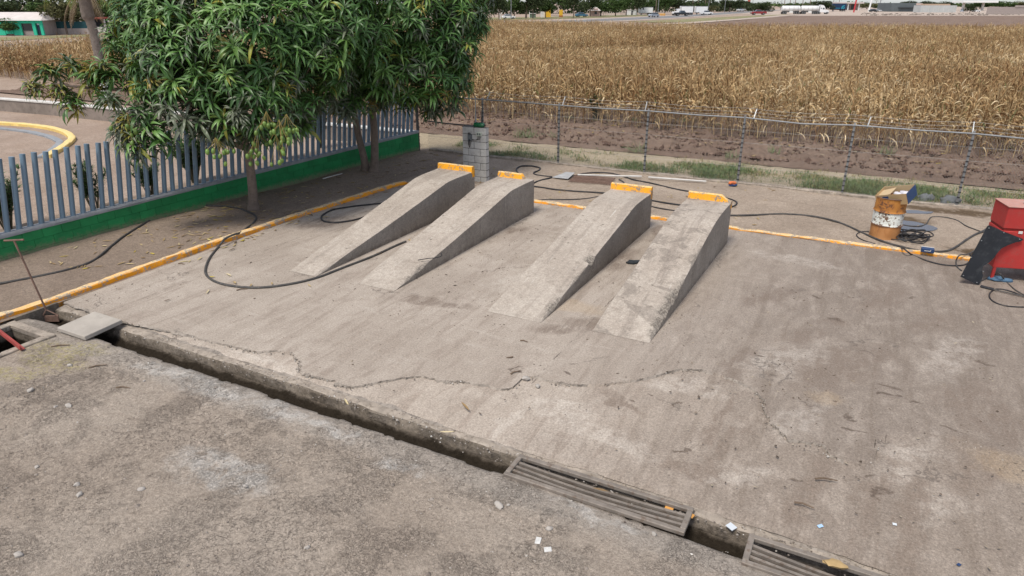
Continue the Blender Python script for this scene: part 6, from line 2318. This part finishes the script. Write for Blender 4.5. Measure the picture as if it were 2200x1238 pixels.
# ------------------------------------------------------------------ poles
for px, yb, h, cr_on, lab in ((1413, 33, 70, 1, 'grey utility pole right of the first box trailer'), (1408, 33.5, 62, 1, 'brown double utility pole beside the grey one'), (1556, 27.5, 60, 0, 'pale pole left of the tree at the highway bend'),
                              (1615, 24, 40, 0, 'thin pole beside the white roadside shop'), (1098, 42, 70, 0, 'thin dark pole beside the white parked car'), (1521, 28, 40, 1, 'pole behind the white pickup on the road'),
                              (1950, 25, 34, 0, 'thin aerial pole behind the sheet wall'), (1677, 22, 34, 0, 'thin grey pole behind the rear tank')):
    k = far_scale(yb)
    t = thing('utility_pole', lab, 'pole', tuple(G(px, yb)))
    part('post', MB().tube([(0, 0, 0), (.05, 0, h * k)], [.17, .12], 7), M_galv if 'brown' not in lab else M_trunkf, t, smooth=True)
    if cr_on:
        part('crossarm', MB().box((0, 0, h * k * .55), (2.6, .15, .15)).box((0, 0, h * k * .7), (2.2, .15, .15)), M_trunkf, t)
t = thing('sign_pole', 'red sign pole standing in the truck yard right of the station', 'pole', tuple(G(1834, 27)))
part('post', MB().tube([(0, 0, 0), (.6, 0, 13)], .42, 8), plain('red pole paint', (.45, .04, .05), .6), t, smooth=True)
t = thing('lamp_post', 'tapered white lamp post in the truck yard', 'lamp post', tuple(G(1866, 25.5)))
part('post', MB().tube([(0, 0, 0), (1.2, 0, 14)], [.55, .3], 8), M_white, t, smooth=True)
t = thing('sign_board', 'thin pole with a dark sign board right of the white lamp post', 'sign', tuple(G(1886, 23)))
k = far_scale(23)
part('post', MB().tube([(0, 0, 0), (1, 0, 24 * k)], .28, 7), M_galv, t, smooth=True)
part('board', MB().box((1, 0, 22.3 * k), (8 * k, .4, 2.6 * k), .05), M_shed, t)

# ------------------------------------------------------------------ vehicles
M_tyre = plain('tyre', (.02, .02, .02), .8, bump=0)
M_glass = plain('car glass', (.03, .04, .05), .15, spec=.6, bump=0)
M_lamp = plain('lamp glass', (.6, .58, .5), .2, spec=.5, bump=0)
wh_ = MB().lathe([(0, -.1), (.33, -.1), (.34, -.08), (.34, .08), (.33, .1), (0, .1)], 16, M=Matrix.Rotation(R(90), 4, 'X')).mesh('wheel', [M_tyre], True)
hub_ = MB().lathe([(0, -.112), (.17, -.112), (.18, -.1)], 12, M=Matrix.Rotation(R(90), 4, 'X')).lathe([(0, .112), (.17, .112), (.18, .1)], 12, M=Matrix.Rotation(R(90), 4, 'X')).mesh('rim', [M_galv], True)


def wheels(t, xs, w, r=.34):
    for x in xs:
        for s in (-1, 1):
            o = put('wheel', wh_, t, (x, s * (w / 2 - .09), r))
            o.scale = (r / .34,) * 3
            put('rim', hub_, o)


def car(label, px, yb, yaw, paint, kind='car', cat='car', k=1.0, nm='parked_car'):
    a = G(px, yb)
    t = thing(nm, label, cat, (a.x, a.y, .08), yaw)
    t.scale = (k,) * 3
    if kind == 'car':
        body = [(-2.1, .35), (2.1, .35), (2.15, .62), (2.0, .82), (1.0, .95), (-1.7, 1.0), (-2.1, .92), (-2.15, .6)]
        cabn = [(1.0, .93), (.35, 1.42), (-1.05, 1.45), (-1.75, 1.0)]
        W_ = 1.72
    else:
        body = [(-2.6, .45), (2.6, .45), (2.65, .8), (2.5, 1.02), (1.3, 1.12), (-2.6, 1.12), (-2.65, .7)]
        cabn = [(1.35, 1.1), (.75, 1.72), (-.55, 1.75), (-.8, 1.12)]
        W_ = 1.85
    Mx = Matrix.Translation((0, W_ / 2, 0)) @ Matrix.Rotation(R(90), 4, 'X')
    part('body', MB().prism(body, W_, Mx), paint, t)
    cx = sum(p[0] for p in cabn) / 4
    inner = W_ * .86
    cb_ = MB()
    n = len(cabn)
    vs_ = []
    for sgn in (-1, 1):
        for x, z in cabn:
            vs_.append((x, sgn * (W_ / 2 - .01 if z < 1.15 else inner / 2 - .06), z))
    cb_.add(vs_, [[0, 1, 2, 3], [7, 6, 5, 4], [0, 4, 5, 1], [1, 5, 6, 2], [2, 6, 7, 3], [3, 7, 4, 0]])
    part('windows', cb_, M_glass, t)
    z1 = cabn[1][1]
    part('roof', MB().box(((cabn[1][0] + cabn[2][0]) / 2, 0, z1 + .02), (cabn[1][0] - cabn[2][0] + .1, inner - .1, .07), .02), paint, t)
    if kind != 'car':
        part('bed', MB().box((-1.75, 0, 1.125), (1.5, W_ - .2, .02), 0), M_tyre, t)
    fx = body[2][0]
    for s in (-1, 1):
        part('headlight', MB().box((fx - .03, s * .6, .72 if kind == 'car' else .92), (.08, .32, .16), .01), M_lamp, t)
    part('bumper', MB().box((fx, 0, .45), (.12, W_ - .1, .2), .02), M_blackh, t)
    wheels(t, (1.35, -1.3) if kind == 'car' else (1.65, -1.6), W_, .33 if kind == 'car' else .39)
    return t


P_ = lambda n, c: plain(n, c, .3, .05, 1, spec=.5, bump=0)
pw, pbl, psil, pblk, pred, ptan = P_('white car paint', (.7, .7, .7)), P_('blue car paint', (.03, .12, .2)), P_('silver car paint', (.32, .35, .4)), P_('black car paint', (.015, .017, .02)), P_('dark red car paint', (.22, .02, .025)), P_('off white car paint', (.6, .57, .52))
car('white car parked under the trees at the left end of the highway', 1093, 41.3, R(15), pw)
car('blue car parked on the verge right of the yellow gateway', 1249, 37.2, R(20), pbl, k=1.1)
car('silver car driving on the highway toward the left', 1404, 37.5, R(215), psil, nm='car', k=1.05)
car('black pickup on the highway before the second box trailer', 1464, 34.8, R(5), pblk, 'pickup', 'pickup', 1.15, nm='pickup_truck')
car('white pickup on the highway right of the third box trailer', 1517, 32.6, R(10), pw, 'pickup', 'pickup', 1.05, nm='pickup_truck')
car('dark red pickup standing beside the round dark tree', 1629, 32.6, R(178), pred, 'pickup', 'pickup', 1.25, nm='pickup_truck')
car('white van at the bend of the highway', 1590, 25, R(40), pw, 'car', 'van', 1.3, nm='van')
car('white pickup standing behind the red sign pole', 1831, 21.5, R(178), pw, 'pickup', 'pickup', 1.6, nm='pickup_truck')
car('black car parked right of the white lamp post', 1876, 26.5, R(5), pblk, 'car', 'car', 1.15)
car('white car parked beside the black car in the truck yard', 1887, 25.5, R(30), pw, 'car', 'car', 1.0)
car('dark car parked left of the grey shed', 1903, 23.6, R(5), pblk, 'car', 'car', 1.2)
car('white car parked under the right end of the canopy', 2097, 26.5, R(0), pw, 'car', 'car', 1.0)
car('silver car parked under the left end of the canopy', 2066, 26.8, R(60), psil, 'car', 'car', 1.0)


def trailer(label, px0, px1, yb, hpx, paint, legs=True, nm='box_trailer', txt=None):
    k = far_scale(yb)
    a = G((px0 + px1) / 2, yb)
    L = (px1 - px0) * k
    h = hpx * k
    t = thing(nm, label, 'trailer', (a.x, a.y, .05), R(4))
    z0 = .25 * h
    part('cargo_box', MB().box((0, 0, (z0 + h) / 2), (L, 2.5, h - z0), .06), paint, t)
    part('chassis', MB().box((0, 0, z0 - .12), (L * .96, 1.2, .22), .01), M_tyre, t)
    for x in (-.5, .5):
        part('corner_rail', MB().box((x * L * .985, -1.26, (z0 + h) / 2), (.12, .04, h - z0 - .05), 0), M_galv, t)
    part('top_rail', MB().box((0, -1.265, h - .08), (L, .04, .14), 0), M_galv, t)
    part('landing_leg', MB().box((-L * .32, 0, z0 / 2), (.15, 1.6, z0), 0), M_galv, t)
    wheels(t, (L * .25, L * .42), 2.4, .48)
    return t


t = trailer('first white box trailer standing by the white hut', 1372, 1401, 32.6, 15.5, pw)
part('side_door', MB().box((-1.4, -1.27, 2.6), (.5, .04, 1.1), 0), M_shed, t)
trailer('second white box trailer behind the black pickup', 1460.5, 1487, 32.2, 17.2, pw)
trailer('third white box trailer left of the white pickup', 1492, 1518, 31.6, 16.4, pw)
k = far_scale(33)
a = G(1455, 33.4)
t = thing('truck_cab', 'white truck cab showing in front of the second box trailer', 'truck', (a.x, a.y, .05), R(184))
part('cab_body', MB().prism([(-.9, .6), (1.1, .6), (1.15, 1.4), (.9, 1.5), (.6, 2.5), (-.9, 2.6)], 2.2, Matrix.Translation((0, 1.1, 0)) @ Matrix.Rotation(R(90), 4, 'X')), pw, t)
part('windscreen', MB().box((.82, 0, 2.0), (.1, 1.9, .7), 0), M_glass, t)
part('hood', MB().box((1.7, 0, 1.05), (1.3, 1.9, .8), .1), pw, t)
wheels(t, (1.6, -.4), 2.2, .48)

# tanker with two tanks
M_tank = plain('white tank paint', (.66, .66, .65), .35, .08, .6, (.5, .5, .5), .3, 0, spec=.5)
kk = far_scale(30.8)
for i, (x0, x1, lab) in enumerate(((1678, 1716.5, 'rear white tank trailer of the long tanker truck'), (1719, 1756, 'front white tank trailer behind the tanker cab'))):
    a = G((x0 + x1) / 2, 30.8)
    L = (x1 - x0) * kk
    t = thing('tank_trailer', lab, 'tanker', (a.x, a.y, .05), R(0), 'two-tank road tanker')
    prof = [(0, -L / 2), (1.0, -L / 2 + .02), (1.25, -L / 2 + .35), (1.25, L / 2 - .35), (1.0, L / 2 - .02), (0, L / 2)]
    part('tank', MB().lathe(prof, 22, M=Matrix.Translation((0, 0, 2.5)) @ Matrix.Rotation(R(90), 4, 'Y')), M_tank, t, smooth=True)
    mb = MB()
    for q in range(4):
        x = -L / 2 + L * (q + .5) / 4
        mb.tube([(x, 1.27 * math.cos(b), 2.5 + 1.27 * math.sin(b)) for b in np.linspace(0, 6.28, 20)], .04, 4, False)
    part('tank_bands', mb, M_galv, t, smooth=True)
    part('walkway', MB().box((0, 0, 3.8), (L * .8, .7, .12), .02).box((L * .1, 0, 3.95), (.6, .6, .3), .04), M_galv, t)
    part('chassis', MB().box((0, 0, 1.05), (L * .95, 1.0, .35), .02), M_shed, t)
    part('side_box', MB().box((0, -1.0, .95), (1.6, .5, .7), .05), M_white, t)
    part('landing_leg', MB().box((L * .22, 0, .5), (.2, 1.8, 1.0), 0), M_galv, t)
    wheels(t, (-L * .42, -L * .29, L * .30, L * .43), 2.4, .52)
a = G(1767, 30.8)
t = thing('truck_tractor', 'white bonneted tractor unit pulling the two tanks', 'truck', (a.x, a.y, .05), R(0), 'two-tank road tanker')
Mx = Matrix.Translation((0, 1.15, 0)) @ Matrix.Rotation(R(90), 4, 'X')
part('sleeper', MB().prism([(-2.0, .8), (.45, .8), (.45, 2.6), (.1, 3.4), (-.6, 3.95), (-1.7, 4.1), (-2.0, 3.9)], 2.3, Mx), pw, t)
part('hood', MB().prism([(.45, .7), (2.3, .7), (2.4, 1.3), (2.1, 1.75), (.45, 2.0)], 2.0, Matrix.Translation((0, 1.0, 0)) @ Matrix.Rotation(R(90), 4, 'X')), pw, t)
part('windscreen', MB().box((.40, 0, 2.5), (.25, 2.0, .8), .02), M_glass, t)
part('side_window', MB().box((-.3, -1.16, 2.45), (.8, .04, .7), 0), M_glass, t)
part('side_window', MB().box((-1.4, -1.16, 2.6), (.4, .04, .5), 0), M_glass, t)
part('bumper', MB().box((2.45, 0, .6), (.25, 2.2, .45), .05), M_galv, t)
part('exhaust_stack', MB().tube([(-2.15, -1, 1), (-2.15, -1, 4.2)], .09, 8), M_galv, t, smooth=True)
wheels(t, (1.6, -2.0, -3.0), 2.3, .52)
part('rear_frame', MB().box((-2.6, 0, .9), (2.4, .9, .3), .02), M_shed, t)
# dark blue trailer with turquoise lettering too small to read
t = trailer('dark blue curtain trailer with turquoise lettering behind the dark tree', 1783, 1815, 24.8, 16, plain('navy curtain', (.012, .03, .075), .5, .1, .3, bump=0), nm='curtain_trailer')
k = far_scale(24.8)
M_cy = plain('turquoise lettering', (.05, .38, .5), .5, bump=0)
mb = MB()
x = -8 * k
for i in range(9):
    mb.box((x, -1.30, 6.4 * k), (.75 * k, .05, 1.0 * k), 0)
    x += 1.25 * k
L0 = 6.2 * k
for (x0, z0, x1, z1) in ((5.8, 5, 6.8, 11), (6.8, 11, 8.2, 5), (6.2, 7.4, 7.8, 7.4), (9.2, 11, 12.2, 11), (9.2, 11, 9.0, 8.6), (9.0, 8.6, 11.6, 8.2), (11.6, 8.2, 11.4, 5.6), (11.4, 5.6, 8.8, 5.2)):
    mb.tube([(x0 * k, -1.31, z0 * k), (x1 * k, -1.31, z1 * k)], .5 * k, 4)
part('lettering', mb, M_cy, t)
# low rubble along the far edge of the ploughed field
mb = MB()
for i in range(260):
    px = trn.uniform(1850, 2300)
    a = G(px, trn.uniform(28.5, 33.5))
    s = trn.uniform(.15, .5)
    mb.blob((a.x, a.y, s * .3), (s * 1.6, s, s * .7), i, sub=1, tint=trn.uniform(0, .6))
part('rubble', mb, M_grav, kind='stuff')
